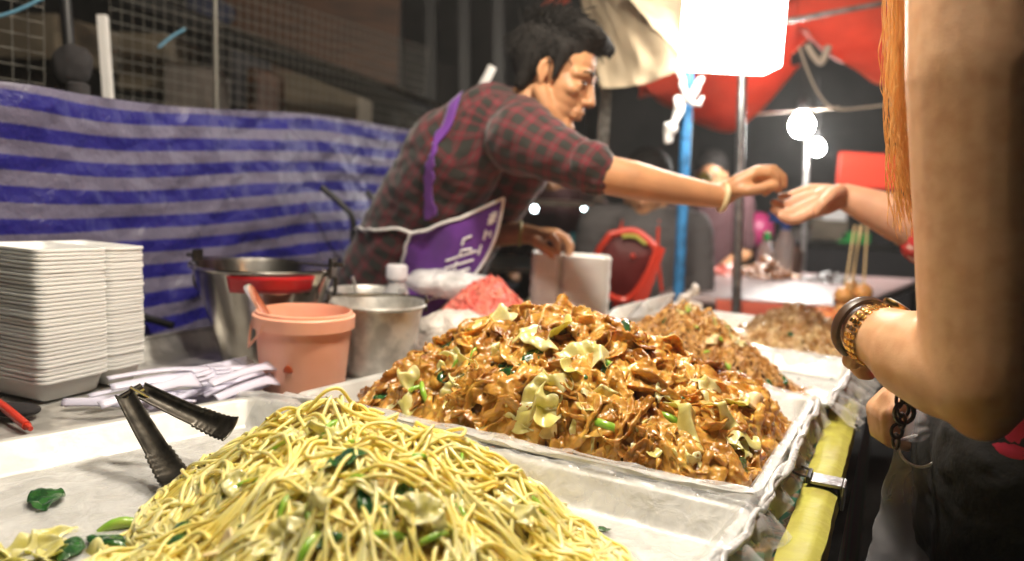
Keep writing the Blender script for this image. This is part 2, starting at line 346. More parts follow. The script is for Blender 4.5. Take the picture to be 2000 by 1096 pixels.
# ------------------------------------------------------------------ trays
ZF = .757
def roundq(q, off, z, r=.03, k=6):
    """rounded loop of a quad given in table coordinates, pushed inwards by off"""
    c = sum((Vector(x) for x in q), Vector((0, 0))) / 4; out = []; n = 4; ins = []
    for i in range(4):
        p, a, b = Vector(q[i]), Vector(q[i - 1]), Vector(q[(i + 1) % 4]); d1, d2 = (a - p).normalized(), (b - p).normalized()
        ins.append(p + (d1 + d2) * off)
    for i in range(4):
        p, a, b = ins[i], ins[i - 1], ins[(i + 1) % 4]; d1, d2 = (a - p).normalized(), (b - p).normalized(); rr = max(.004, r - off)
        p1, p2 = p + d1 * rr, p + d2 * rr
        for j in range(k + 1):
            t = j / k; out.append(p1 * (1 - t) ** 2 + p * 2 * t * (1 - t) + p2 * t * t)
    return [T(v.x, v.y, z) for v in out]
def tray(q, label, zr=.79, mat_='alu', zf=ZF, group='aluminium food trays on the stall table'):
    prof = [(.001, zr - .007), (-.003, zr - .003), (-.002, zr + .0008), (.004, zr + .001), (.008, zr - .002), (.020, zf + .004), (.026, zf)]
    mb = MB(); loops = [roundq(q, o_, z_) for o_, z_ in prof]; n = len(loops[0]); vs = sum(loops, [])
    fs = [(i * n + j, i * n + (j + 1) % n, (i + 1) * n + (j + 1) % n, (i + 1) * n + j) for i in range(len(prof) - 1) for j in range(n)]
    fs.append(tuple((len(prof) - 1) * n + j for j in range(n))); mb.add(vs, fs)
    return tag(mb.build('food_tray', M[mat_], solid=.0012, angle=50), label, 'tray', group)
Q1 = [(-.012, .055), (-.012, .69), (-.44, .80), (-.44, .085)]
Q2 = [(.43, .047), (.49, .575), (.0, .632), (.0, .056)]
Q3 = [(.805, .010), (.84, .50), (.50, .56), (.438, .030)]
Q4 = [(1.26, .03), (1.27, .55), (.85, .51), (.815, .004)]
tray(Q1, 'film lined aluminium tray holding the yellow egg noodles')
tray(Q2, 'aluminium tray heaped with wide soy brown noodles', .798)
tray(Q3, 'aluminium tray of thin fried noodles with scraps on its open corner')
tray(Q4, 'farther aluminium tray under the glass noodles', .793)
mb = MB()
mb.grid(lambda u, v: T(-.62 + 1.12 * u, .645 + .445 * v, .7535 + .0006 * nz((u * 6, v * 6, 0)) + (0 if v < .93 else (v - .93) / .07 * .036)), 40, 40)
mb.tube([T(-.62, 1.092, .790), T(.50, 1.092, .790)], .004, 8)
tag(mb.build('steel_counter_sheet', M['alu_dull'], angle=60), 'dull steel sheet with a raised back lip under the buckets', 'metal sheet')
def film(q, name, label, over=.05, seed=0, edge_rows=True, mat_='film'):
    """clear sheet lining a tray and spilling over its customer-side rim"""
    NA, NB = 130, 160; qa = [Vector(x) for x in q]
    def fn(u, v):
        # u: along the tray from near to far, v: from beyond the customer-side rim across the tray
        s = -over / .5 + v * (1 + over / .5 + .02); near = qa[3].lerp(qa[2], s); far = qa[0].lerp(qa[1], s); p = near.lerp(far, -.03 + u * 1.06)
        rim_z = .8 if q is Q2 else .793
        d = s * .5; du = min(u - .028, .972 - u) * .43
        def wall(x): return 0 if x > .024 else (1 if x < .006 else (.024 - x) / .018)
        hz = max(wall(d) if d > 0 else 1, wall(du) if du > 0 else 1)
        z = ZF + .0018 + (rim_z + .0025 - ZF - .0018) * hz
        wob = nz((p.x * 14, p.y * 14, seed), 1, seed) * .5 + nz((p.x * 40, p.y * 18, seed), 1, seed + 1) * .5
        if d < 0:
            t = -d / over; z -= (t ** 1.2) * .034; fold = math.sin(p.x * 95 + p.y * 60 + 5 * nz((p.x * 7, 0, seed))); z += .004 * wob * min(1, t * 3) + .006 * fold * t; b_ = p.y - (.006 * wob + .006 * fold) * t
            z = max(z, (.7665 if b_ < .032 else .7555) if b_ > -.012 else .70)
        else:
            cr = 1 - min(1, abs(nz((p.x * 17 + .6 * wob, p.y * 11, seed), 1, seed + 4)) * 5); cr2 = 1 - min(1, abs(nz((p.x * 8, p.y * 24 + .5 * wob, seed), 1, seed + 6)) * 6)
            z += (.0012 + .004 * hz) * max(wob, -.3) + .0026 * max(cr, .7 * cr2); b_ = p.y
        if du < 0: z += .006 * wob
        return T(p.x, b_, z)
    mb = MB(); mb.grid(fn, NA, NB); return tag(mb.build(name, M[mat_], angle=180), label, 'plastic film', 'clear films lining the trays')
film(Q1, 'plastic_film', 'clear plastic film lining the front tray of yellow noodles', .022, 1)
film(Q2, 'plastic_film', 'crumpled clear film hanging over the edge of the brown noodle tray', .018, 2, mat_='film')
film(Q3, 'plastic_film', 'creased clear film spilling off the corner of the thin noodle tray', .04, 3)
def rollfilm(pts, r, label, seed):
    """bunched film gathered along a rim"""
    mb = MB(); c = bez(pts, 14)
    for k in range(3):
        off = [p + Vector((nz(p, 16, seed + k), nz(p, 16, seed + k + 5), abs(nz(p, 16, seed + k + 9)) - .4)) * r * 2.0 for p in c]
        mb.tube(off, [r * (.40 + .5 * abs(nz(p, 22, seed + k))) for p in c], 8)
    for v in range(len(mb.v)):
        q = Vector(mb.v[v]); mb.v[v] = tuple(q + Vector((nz(q, 45, 1), nz(q, 45, 2), nz(q, 45, 3))) * r * .35)
    return tag(mb.build('gathered_film', M['film_thick'], angle=180), label, 'plastic film')
rollfilm([T(-.02, .048, .797), T(.1, .044, .800), T(.25, .043, .801), T(.43, .04, .798)], .006, 'bunched clear film gathered along the rim of the brown noodle tray', 2)
rollfilm([T(-.44, .075, .795), T(-.3, .066, .796), T(-.15, .058, .796), T(-.03, .05, .796)], .006, 'bunched clear film gathered along the rim of the yellow noodle tray', 4)
rollfilm([T(.44, .026, .795), T(.6, .018, .796), T(.79, .008, .796)], .005, 'bunched clear film gathered along the rim of the thin noodle tray', 6)
# ------------------------------------------------------------------ foam boxes
def foam_mesh(lx, ly, h=.032, split=.5):
    """opened foam clamshell: two square rimmed shells joined at a hinge"""
    mb = MB()
    la = lx * 2 * split
    for l_, cx in ((la, -lx + la / 2), (lx * 2 - la + .0015, la / 2 - .00075)):
        def loop(ins, z, k=5, r=.013):
            hx, hy = l_ / 2 - ins, ly / 2 - ins; rr = max(r - ins * .3, .004); out = []
            for (ex, ey, a0) in ((1, 1, 0), (-1, 1, 90), (-1, -1, 180), (1, -1, 270)):
                for j in range(k + 1):
                    a = math.radians(a0 + 90 * j / k); out.append((cx + ex * (hx - rr) + rr * math.cos(a), ey * (hy - rr) + rr * math.sin(a), z))
            return out
        prof = [(.017, 0), (.010, .004), (.004, h - .006), (.0035, h - .0042), (-.001, h - .0040), (-.0014, h - .002), (-.001, h), (.004, h), (.0065, h - .004), (.0125, .0065), (.020, .0035)]
        ls = [loop(*p_) for p_ in prof]; n = len(ls[0]); vs = sum(ls, [])
        fs = [(i * n + j, i * n + (j + 1) % n, (i + 1) * n + (j + 1) % n, (i + 1) * n + j) for i in range(len(prof) - 1) for j in range(n)]
        fs += [tuple(range(n))[::-1], tuple((len(prof) - 1) * n + j for j in range(n))]; mb.add(vs, fs)
    mb.box((la - lx, 0, h - .002), (.006, ly * .7, .0025)); return mb
def foam_stack(base, heading, n, pitch, lx, ly, lean, gname, labels, split=.5):
    src = foam_mesh(lx, ly, split=split).build('foam_box', M['foam'], angle=50)
    for i in range(n):
        o = src if i == 0 else src.copy()
        if i: COL.objects.link(o)
        h = i * pitch
        o.location = base + lean * h + Vector((rnd.uniform(-1, 1) * .0009, rnd.uniform(-1, 1) * .0009, h))
        o.rotation_euler = (rnd.uniform(-.004, .004), rnd.uniform(-.004, .004) + .02 * i / n, heading + rnd.uniform(-.012, .012))
        tag(o, labels[1] if i == 0 else labels[2] if i == n - 1 else labels[0], 'foam box', gname)
pA, pB = PZ(92, 790, ZF), PZ(262, 748, ZF)
dirA = (pB - pA).normalized(); hA = math.atan2(dirA.y, dirA.x); nA = Vector((-dirA.y, dirA.x, 0))
lenA = (pB - pA).length
foam_stack(pA + dirA * (lenA * .5 + .008) + nA * .067 + Vector((0, 0, -.001)), hA, 33, (.212 - .032) / 33, .086, .135, Vector((-.03, .02, 0)), 'opened foam boxes nested in the tall stack before the striped tarp',
    ('opened white foam box in the middle of the tall stack before the striped tarp', 'bottom white foam box of the tall stack before the striped tarp', 'topmost white foam box of the tall stack before the striped tarp'), .62)
pR = P(1111, 600, 1.75); zt = P(1111, 500, 1.72).z; baseR = Vector((pR.x, 1.75, .7525))
foam_stack(baseR + Vector((0, .02, 0)), math.radians(-4), 17, (zt - .7525 - .032) / 16, .089, .12, Vector((.0, .0, 0)), 'opened foam boxes nested in the stack under the vendor hand',
    ('opened white foam box in the middle of the stack under the vendor hand', 'bottom white foam box of the stack under the vendor hand', 'topmost white foam box of the stack with the vendor fingers on it'), .38)
o = foam_mesh(.08, .10).build('foam_box', M['foam'], angle=50)
o.location = PZ(1252, 640, .79) + Vector((0, 0, .012)); o.rotation_euler = (.35, -.35, math.radians(-38)); tag(o, 'single white foam box lying tilted behind the brown noodles', 'foam box')
# ------------------------------------------------------------------ buckets
def arc_pts(c, ax, r, a0, a1, n, drop):
    """bail handle lying against the bucket: half circle from lug to lug"""
    return [c + Vector((ax.x * r * math.cos(a), ax.y * r * math.cos(a), 0)) + drop * (r * math.sin(a)) for a in [a0 + (a1 - a0) * i / n for i in range(n + 1)]]
def bucket(name, label, c, zr, rr, rb, m, lugs=None, group=None):
    t = thing(name, label, 'bucket', c, group); h = zr - c.z; th = .0016
    prof = [(rb - .002, 0), (rb, .003), (rb + (rr - rb) * .09, h * .12), (rb + (rr - rb) * .10 - .001, h * .13), (rr - .003, h - .008), (rr + .001, h - .006), (rr + .0035, h - .003), (rr + .002, h), (rr - .002, h - .001), (rr - .005, h - .008), (rb - th + (rr - rb) * .1, h * .13), (rb - .006, .004), (0.0, .004)]
    MB().lathe(prof, 64, c).build('body', M[m], t, angle=45); return t
sx_, sy_ = 1.335, 0
cS = P(512, 519, 1.335); cS0 = Vector((cS.x + .004, 1.335, .7545))
tS = bucket('steel_bucket', 'tall stainless steel bucket with red tape below its rim', cS0, cS.z + .003, .122, .069, 'steel')
zS = cS.z + .003
tape = MB(); H_ = zS - cS0.z
def tapefn(u, v):
    a = math.radians(-100 + 69 * u); z = zS - .0085 - .028 * v; r = .069 + (.122 - .069) * ((z - cS0.z) / H_ - .1) / .9 * 1.0 + .004
    return (cS0.x + r * math.cos(a), cS0.y + r * math.sin(a), z)
tape.grid(tapefn, 24, 4); tape.build('tape_band', M['red_tape'], tS, solid=.0006)
ax = Vector((1, -.12, 0)).normalized()
for s in (-1, 1):
    mb = MB(); q = cS0 + ax * s * .124 + Vector((0, 0, H_ - .004)); mb.box(q + Vector((0, 0, .005)), (.006, .028, .036), Matrix.Rotation(math.atan2(ax.y, ax.x), 3, 'Z')); mb.tube([q + Vector((0, 0, .012)) - ax * .004, q + Vector((0, 0, .012)) + ax * s * .02], .004, 10)
    mb.tube(bez([q + ax * s * .006 + Vector((0, 0, -.01)), q + ax * s * .004 + Vector((0, 0, -.04)), q - ax * s * .012 + Vector((0, 0, -.055))], 6), .0035, 8); mb.build('lug', M['steel_dark'], tS, bevel=.002)
MB().tube(bez(arc_pts(cS0 + Vector((0, 0, H_ + .003)), ax, .126, 0, math.pi, 16, Vector((0, .95, -.06))), 4), .003, 8).build('bail_handle', M['steel'], tS)
# peach bucket
cP = P(592, 618, 1.165); cP0 = Vector((cP.x + .002, 1.165, .7545)); zP = P(592, 606, 1.165).z; HP = zP - cP0.z
tP = thing('plastic_bucket', 'small peach plastic bucket with a spoon handle sticking out', 'bucket', cP0)
rr, rb = .0765, .0635
MB().lathe([(rb - .004, 0), (rb, .003), (rr - .005, HP - .026), (rr - .004, HP - .0255), (rr, HP - .0245), (rr + .0005, HP - .006), (rr - .001, HP - .0045), (rr - .004, HP - .004), (rr - .0045, HP), (rr - .007, HP + .001), (rr - .009, HP - .006), (rb - .004, .006), (0, .006)], 64, cP0).build('body', M['pink_plastic'], tP, angle=35)
MB().tube(bez([cP0 + Vector((-.074, -.012, HP - .012)), cP0 + Vector((-.081, -.004, HP - .03)), cP0 + Vector((-.078, -.02, HP - .055)), cP0 + Vector((-.070, -.038, HP - .050)), cP0 + Vector((-.050, -.058, HP - .028)), cP0 + Vector((-.042, -.0635, HP - .014))], 8), .002, 8).build('handle', M['pink_plastic'], tP)
MB().grid(lambda u, v: (lambda a, z: (cP0.x + (.0666 + (z / HP) * .0098) * math.cos(a), cP0.y + (.0666 + (z / HP) * .0098) * math.sin(a), cP0.z + z))(math.radians(-93 + (u - .5) * 12), .043 + (v - .5) * .012 * math.sqrt(max(0, 1 - (2 * u - 1) ** 2)) - .003 * (2 * u - 1) ** 2), 10, 4).build('stain', mat('sauce stain', (.5, .07, .01), .3), tP, solid=.0005)
mb = MB(); s0, s1 = P(482, 556, 1.14), P(535, 640, 1.19)
mb.grid(lambda u, v: s0.lerp(s1, v) + Vector((1, .3, .35)).normalized() * (u - .5) * (.017 - .005 * v if v > .06 else .010) + Vector((0, -.5, .5)) * (.0025 * (1 - (2 * u - 1) ** 2)), 6, 14)
tag(mb.build('spoon', M['chrome'], solid=.0014, subsurf=1), 'shiny metal spoon handle leaning out of the peach bucket', 'spoon')
mb = MB(); mb.lathe([(0, 0), (.068, 0.0), (.068, .001)], 40, cP0 + Vector((0, 0, HP * .55))); tag(mb.build('sauce', mat('orange sauce', (.4, .1, .03), .25), angle=60), 'orange sauce surface inside the peach bucket', 'sauce')
# aluminium bucket
cA = P(732, 588, 1.29); cA0 = Vector((cA.x + .006, 1.29, .7545))
tA = bucket('aluminium_bucket', 'matt grey aluminium bucket standing beside the peach bucket', cA0, cA.z, .0795, .058, 'alu_dull'); HA = cA.z - cA0.z
for s in (-1, 1):
    ax = Vector((1, .1, 0)).normalized(); q = cA0 + ax * s * .081 + Vector((0, 0, HA - .002)); mb = MB(); mb.box(q, (.004, .022, .022), Matrix.Rotation(.1, 3, 'Z')); mb.tube([q + Vector((0, -.01, .004)), q + Vector((0, -.012, .012)), q + Vector((0, .002, .014)), q + Vector((0, .008, .006))], .0022, 6); mb.build('lug', M['steel_dark'], tA, bevel=.001)
MB().tube(bez(arc_pts(cA0 + Vector((0, 0, HA + .003)), Vector((1, .1, 0)), .083, 0, math.pi, 14, Vector((0, .93, -.02))), 4), .0022, 8).build('bail_handle', M['steel'], tA)
mb = MB(); mb.lathe([(0, 0), (.069, 0), (.069, .001)], 40, cA0 + Vector((0, 0, HA * .72))); tag(mb.build('broth', mat('cloudy broth', (.52, .48, .38), .15), angle=60), 'cloudy broth filling the aluminium bucket', 'liquid')
# pot behind with spoon, bottle
cK = P(715, 580, 1.47); K0 = Vector((cK.x, 1.49, .7545)); tK = thing('saucepan', 'low grey pan standing behind the aluminium bucket', 'pan', K0)
zk = P(715, 566, 1.49).z - .7545
MB().lathe([(.062, 0), (.066, .004), (.072, zk - .004), (.076, zk), (.073, zk), (.069, zk - .006), (.063, .006), (0, .005)], 48, K0).build('body', M['alu_dull'], tK)
s0, s1 = P(688, 540, 1.46), P(698, 572, 1.47)
mb = MB(); mb.tube([s0, s0.lerp(s1, .5), s1 - Vector((0, 0, .04))], [.0035, .0025, .002], 8); tag(mb.build('spoon', M['chrome']), 'thin metal spoon standing in the low grey pan', 'spoon')
cB = P(774, 560, 1.56); B0 = Vector((cB.x, 1.56, .7545)); zb = P(774, 517, 1.56).z - .7545; zc = P(774, 545, 1.56).z - .7545
tB = thing('plastic_bottle', 'clear plastic bottle with ribbed white cap behind the buckets', 'bottle', B0)
MB().lathe([(.033, 0), (.036, .006), (.036, zc - .075), (.034, zc - .055), (.026, zc - .025), (.0165, zc - .006), (.0165, zc), (.0150, zc), (.0150, zc - .006), (.0245, zc - .026), (.0325, zc - .056), (.0345, zc - .08), (.0345, .008), (0, .005)], 36, B0).build('body', M['bottle'], tB)
mb = MB(); mb.lathe([(.0195, zc - .002), (.0205, zc), (.0205, zb - .002), (.019, zb), (0, zb)], 36, B0)
for k in range(24): a = k * math.pi / 12; mb.box(B0 + Vector((.0207 * math.cos(a), .0207 * math.sin(a), (zc + zb) / 2)), (.0016, .0022, (zb - zc) * .8), Matrix.Rotation(a, 3, 'Z'))
mb.build('cap', M['white_plastic'], tB)
# bags
def bag(name, label, c, r, m, seed, cat='plastic bag', tip=None):
    mb = MB(); mb.ball(c, r, 40)
    for i, v in enumerate(mb.v):
        p = Vector(v); d = (p - c); k = 1 + .16 * nz(p, 16, seed) + .10 * nz(p, 40, seed + 2) + .05 * nz(p, 95, seed + 4); q = c + d * k
        if tip: t = max(0, d.z / r[2] - .3); q = q + (tip - q) * t * .5
        q.z = max(q.z, .7555); mb.v[i] = tuple(q)
    return tag(mb.build(name, M[m], angle=180), label, cat)
cb = P(890, 640, 1.43)
bag('plastic_bag', 'crumpled milky plastic bag lying beside the aluminium bucket', cb + Vector((0, 0, -.025)), (.082, .06, .066), 'bag', 3)
bag('bag_contents', 'pale orange food packed inside the milky plastic bag', cb + Vector((.0, .0, -.035)), (.058, .045, .045), 'pale_food', 6, 'food')
# ------------------------------------------------------------------ forks
def fork_mesh():
    mb = MB(); L = .135
    def hw(v): return .0058 + .0022 * v if v < .62 else .0072 + (v - .62) / .16 * .0062 if v < .78 else .0134
    mb.grid(lambda u, v: ((v - .5) * L, (2 * u - 1) * hw(v * .8), .005 * math.sin(v * 3.0) + .0014 * (1 - (2 * u - 1) ** 2) - .006 * max(0, v - .7)), 6, 20)
    for k in range(4):
        y0 = (k - 1.5) * .0070
        mb.grid(lambda u, v: (L * .5 + v * .026 - .0004, y0 + (2 * u - 1) * (.0024 - .001 * v), .0012 - .004 * v + .003 * v * v), 2, 6)
    return mb
fk = fork_mesh().build('plastic_fork', M['fork_plastic'], solid=.0014, angle=70)
fspots = []
ctr = [(225, 785), (265, 770), (300, 752), (345, 760), (380, 742), (420, 752), (455, 760), (470, 752), (500, 750), (330, 775), (400, 768), (475, 770), (280, 790), (215, 800), (440, 742), (490, 766), (360, 748), (310, 768)]
for i, (px, py) in enumerate(ctr):
    o = fk if i == 0 else fk.copy()
    if i: COL.objects.link(o)
    lay = (i * 7 % 5); p = PZ(px, py + 3, .765 + lay * .005); o.location = (p.x, p.y + .02, .764 + lay * .0085)
    o.rotation_euler = (rnd.uniform(.15, .75), rnd.uniform(-.10, .06), TROT + rnd.uniform(-.45, .25) + (.0 if px > 260 else -.6))
    tag(o, 'lavender white plastic fork lying in the loose heap behind the tongs', 'fork', 'plastic forks heaped behind the yellow noodles')
# ------------------------------------------------------------------ tongs
tg = thing('tongs', 'dark steel serving tongs with scalloped tip stuck in the yellow noodles', 'tongs', PZ(245, 772, .825))
H0 = PZ(243, 772, .833)
def arm(p0, p1, w0, w1, scal):
    mb = MB(); d = (p1 - p0).normalized(); up = Vector((0, 0, 1)); side = d.cross(up).normalized(); n = side.cross(d)
    vw = (C0 + Vector((.1, 0, .25)) - (p0 + p1) / 2).normalized(); sd = d.cross(vw).normalized(); nn = sd.cross(d)
    def fn(u, v):
        x = 2 * u - 1; ww = (w0 + (w1 - w0) * v) / 2
        if scal and v > .62: ww *= 1 + .16 * abs(math.sin(v * 62)) + .15 * (v - .62) / .38
        curl = (x * x) * (.005 if v < .95 else .007)
        return p0.lerp(p1, v) + sd * x * ww + nn * (curl - .004 * math.sin(v * math.pi) + (.006 * max(0, v - .85) / .15 if scal else 0))
    mb.grid(fn, 8, 70); mb.build('arm', M['steel_dark'], tg, solid=.0013)
arm(H0, PZ(352, 955, .768), .018, .025, True)
arm(H0 + Vector((.012, .012, .002)), P(455, 846, .80), .018, .023, True)
mb = MB(); mb.tube([H0 + Vector((-.004, -.002, -.006)), H0 + Vector((.014, .012, .006))], .006, 12); mb.tube([H0 + Vector((.006, .0, .009)), P(290, 776, H0.y + .01)], .0022, 8); mb.build('hinge', M['steel'], tg)
# orange-red handle at the left edge
mb = MB(); a, b = PZ(-40, 765, .775), PZ(52, 832, .763); mb.tube(bez([a, a.lerp(b, .5) + Vector((0, 0, .003)), b], 5), .0055, 10)
mb.tube([b, b + (b - a).normalized() * .012], [.004, .003], 8)
tag(mb.build('handle_rod', M['red_plastic']), 'orange red plastic rod lying beside the tall foam stack', 'rod')
bag('black_pouch', 'dark crumpled pouch lying under the orange red rod', PZ(15, 815, .765) + Vector((-.01, .03, 0)), (.034, .02, .008), 'dark_cloth', 12, 'pouch')
# ================================================================== FOOD
def hfun(lobes, q, edge=.045, rough=.006, rs=45, seed=0, zr=ZF):
    """height field of a heap: cones with rounded tips, pinched to nothing at the tray walls"""
    lob = [(np.array([c.x, c.y]), h, R, p) for c, h, R, p in lobes]; e0 = np.array([E0.x, E0.y]); l2 = np.array([LV.x, LV.y]); w2 = np.array([WV.x, WV.y]); qa = np.array([(x.x, x.y) if hasattr(x, 'x') else x for x in q], float)
    def inside(x, y):
        d = np.stack([x - e0[0], y - e0[1]], -1); a, b = d @ l2, d @ w2; m = np.full(x.shape, 9.)
        for i in range(4):
            p0, p1 = qa[i], qa[(i + 1) % 4]; e = p1 - p0; n = np.array([-e[1], e[0]]) / np.hypot(*e)
            m = np.minimum(m, (a - p0[0]) * n[0] + (b - p0[1]) * n[1])
        return m
    def H(x, y):
        s = np.zeros_like(x)
        for c, h, R, p in lob:
            r = np.hypot(x - c[0], y - c[1]) / R; v = h * np.maximum(0, 1 - np.maximum(0, np.sqrt(r * r + .012) - .11) ** p); s = np.maximum(s, v) + .25 * np.minimum(s, v) * (np.minimum(s, v) / (np.maximum(s, v) + 1e-6))
        if rough: s = s + np.minimum(1, s / .02) * rough * (np.sin(x * rs + 2 * np.sin(y * rs * .7 + seed)) * np.sin(y * rs * 1.1 + 1.7 * np.sin(x * rs * .8 + seed)))
        m = inside(x, y); return np.where(m > edge, s, np.minimum(s, np.maximum(0, (m - .012)) / max(edge - .012, 1e-6) * np.maximum(s, 0)))
    H.inside = inside; return H
def core(H, c, ext, m, name_, parent, step=.005, sink=.004):
    n = int(2 * ext / step); xs = np.linspace(c.x - ext, c.x + ext, n); ys = np.linspace(c.y - ext, c.y + ext, n); X, Y = np.meshgrid(xs, ys); Z = H(X, Y)
    V = np.stack([X, Y, ZF + .002 + Z - sink], -1).reshape(-1, 3); idx = np.arange(n * n).reshape(n, n)
    keep = (Z > .014); kq = keep[:-1, :-1] & keep[1:, :-1] & keep[:-1, 1:] & keep[1:, 1:]
    Q = np.stack([idx[:-1, :-1], idx[:-1, 1:], idx[1:, 1:], idx[1:, :-1]], -1)[kq]
    return V, Q
def walk(H, n, K, step, seeds, kap, down, jit, offr, wave, rg, r):
    """n strand paths of K points laid over the heap; they drift downhill, curl and weave over one another"""
    x, y = seeds[:, 0].copy(), seeds[:, 1].copy(); th = rg.uniform(0, 2 * np.pi, n); k = rg.normal(0, kap, n); PX = np.zeros((n, K)); PY = np.zeros((n, K)); e = .004
    for i in range(K):
        PX[:, i], PY[:, i] = x, y
        gx = (H(x + e, y) - H(x - e, y)) / (2 * e); gy = (H(x, y + e) - H(x, y - e)) / (2 * e); g = np.hypot(gx, gy) + 1e-6
        want = np.arctan2(-gy, -gx); dth = (want - th + np.pi) % (2 * np.pi) - np.pi
        if i == 0: th = np.where(rg.random(n) < .85, want + 1.0 * np.sin(x * 31 + 2 * np.sin(y * 23)) + .8 * np.sin(y * 37 + x * 12) + rg.normal(0, .28, n), th); k = k * .5 + kap * .9 * np.sin(x * 43 + y * 29 + 1.5 * np.sin(x * 19)); dth = 0
        hh = H(x, y); up_ = np.arctan2(gy, gx); dt2 = (up_ - th + np.pi) % (2 * np.pi) - np.pi; low = np.clip((.016 - hh) / .012, 0, 1) * (hh.max() > .03)
        th = th + low * dt2 * .16
        k = k * .9 + rg.normal(0, jit, n); th = th + (k + down * dth * np.minimum(1, g)) * step
        nx, ny = x + np.cos(th) * step / np.sqrt(1 + np.minimum(g, 1.5) ** 2 * .5), y + np.sin(th) * step / np.sqrt(1 + np.minimum(g, 1.5) ** 2 * .5)
        ok = H.inside(nx, ny) > .024; x = np.where(ok, nx, x + (np.random.default_rng(i).random(n) - .5) * .0004); y = np.where(ok, ny, y); th = np.where(ok, th, th + 1.2)
    s = np.arange(K)[None] * step; base = rg.uniform(offr[0], offr[1], n)[:, None]
    off = base + wave * np.sin(s * rg.uniform(25, 70, n)[:, None] + rg.uniform(0, 6.3, n)[:, None])
    Z = ZF + .002 + H(PX, PY) + off; Z = np.maximum(Z, ZF + .003 + r)
    return np.stack([PX, PY, Z], -1)
def frames(Pt):
    t = np.gradient(Pt, axis=1); t /= np.linalg.norm(t, axis=-1, keepdims=True) + 1e-9; up = np.zeros_like(t); up[..., 2] = 1
    b = np.cross(t, up); b /= np.linalg.norm(b, axis=-1, keepdims=True) + 1e-9; return t, b, np.cross(b, t)
def strands(Pt, r, ns):
    n, K, _ = Pt.shape; t, b, nn = frames(Pt); a = np.arange(ns) * 2 * np.pi / ns; rr = np.broadcast_to(r, (n, K)).copy(); rr[:, 0] *= .6; rr[:, -1] *= .6
    V = Pt[:, :, None] + rr[:, :, None, None] * (np.cos(a)[None, None, :, None] * b[:, :, None] + np.sin(a)[None, None, :, None] * nn[:, :, None])
    return V.reshape(-1, 3), tubeidx(n, K, ns)
def tubeidx(n, K, ns):
    i = (np.arange(n)[:, None, None] * K + np.arange(K - 1)[None, :, None]) * ns; j = np.arange(ns)[None, None]; j2 = (j + 1) % ns
    return np.stack([i + j, i + j2, i + ns + j2, i + ns + j], -1).reshape(-1, 4)
def ribbons(Pt, wd, th, rg, twist, curl, ruffle, wavx=.004):
    n, K, _ = Pt.shape; t, b, nn = frames(Pt); s = np.linspace(0, 1, K)[None]
    ang = rg.normal(0, twist, n)[:, None] + rg.normal(0, twist, n)[:, None] * np.sin(s * rg.uniform(3, 9, n)[:, None] + rg.uniform(0, 6, n)[:, None])
    bb = b * np.cos(ang)[..., None] + nn * np.sin(ang)[..., None]; n2 = -b * np.sin(ang)[..., None] + nn * np.cos(ang)[..., None]
    m = 9; x = np.linspace(-1, 1, m); top = x; ring = np.concatenate([top, top[::-1]]); side = np.concatenate([np.ones(m), -np.ones(m)])
    side[[0, m - 1, m, 2 * m - 1]] *= .5
    wv = (wd[:, None] * (1 + .18 * np.sin(s * 9 + rg.uniform(0, 6, n)[:, None])) * np.minimum(1, np.minimum(s, 1 - s) * 9 + .45))[:, :, None]
    cr = (curl * rg.normal(0, 1, n))[:, None, None] * (ring ** 2)[None, None] + ruffle * rg.uniform(.3, 1.3, n)[:, None, None] * ring[None, None] * np.sin(s[:, :, None] * rg.uniform(6, 17, n)[:, None, None] + rg.uniform(0, 6, n)[:, None, None] + ring[None, None] * 1.3)
    cr = cr + wavx * rg.uniform(.4, 1.3, n)[:, None, None] * np.sin(ring[None, None] * rg.uniform(1.8, 4.2, n)[:, None, None] + s[:, :, None] * rg.uniform(-7, 7, n)[:, None, None] + rg.uniform(0, 6, n)[:, None, None])
    V = Pt[:, :, None] + bb[:, :, None] * (wv * ring[None, None])[..., None] + n2[:, :, None] * (cr + side[None, None] * th)[..., None]
    V[..., 2] = np.maximum(V[..., 2], ZF + .0035); r2 = 2 * m; j = np.arange(m - 1)[None]; caps = []
    for e_ in (0, K - 1): o_ = (np.arange(n)[:, None] * K + e_) * r2; q = np.stack([o_ + j, o_ + j + 1, o_ + r2 - 2 - j, o_ + r2 - 1 - j], -1).reshape(-1, 4); caps.append(q if e_ else q[:, ::-1])
    return V.reshape(-1, 3), np.concatenate([tubeidx(n, K, r2)] + caps)
def seeds_on(H, c, ext, n, rg, thr=.004, bias=0):
    out = []
    while sum(len(o) for o in out) < n:
        x = rg.uniform(c.x - ext, c.x + ext, 4000); y = rg.uniform(c.y - ext, c.y + ext, 4000); h = H(x, y); hm = h.max(); k = (h > thr) & (rg.random(4000) < (1 - bias) + bias * h / max(hm, 1e-6)); out.append(np.stack([x[k], y[k]], -1))
    return np.concatenate(out)[:n]
def heap(name, label, H, c, ext, strand_sets, mats, cat='noodles', step=.005, sink=.004):
    V, Q = core(H, c, ext, None, None, None, step, sink); vs, qs, mi = [V], [Q], [np.ones(len(Q), np.int32)]; o = len(V)
    for v, q in strand_sets: vs.append(v); qs.append(q + o); mi.append(np.zeros(len(q), np.int32)); o += len(v)
    return tag(arrays_mesh(name, np.concatenate(vs), np.concatenate(qs), mats, np.concatenate(mi)), label, cat)
def V2(p): return Vector((p.x, p.y))
def ctr_of(px, py, z): return V2(PZ(px, py, z))
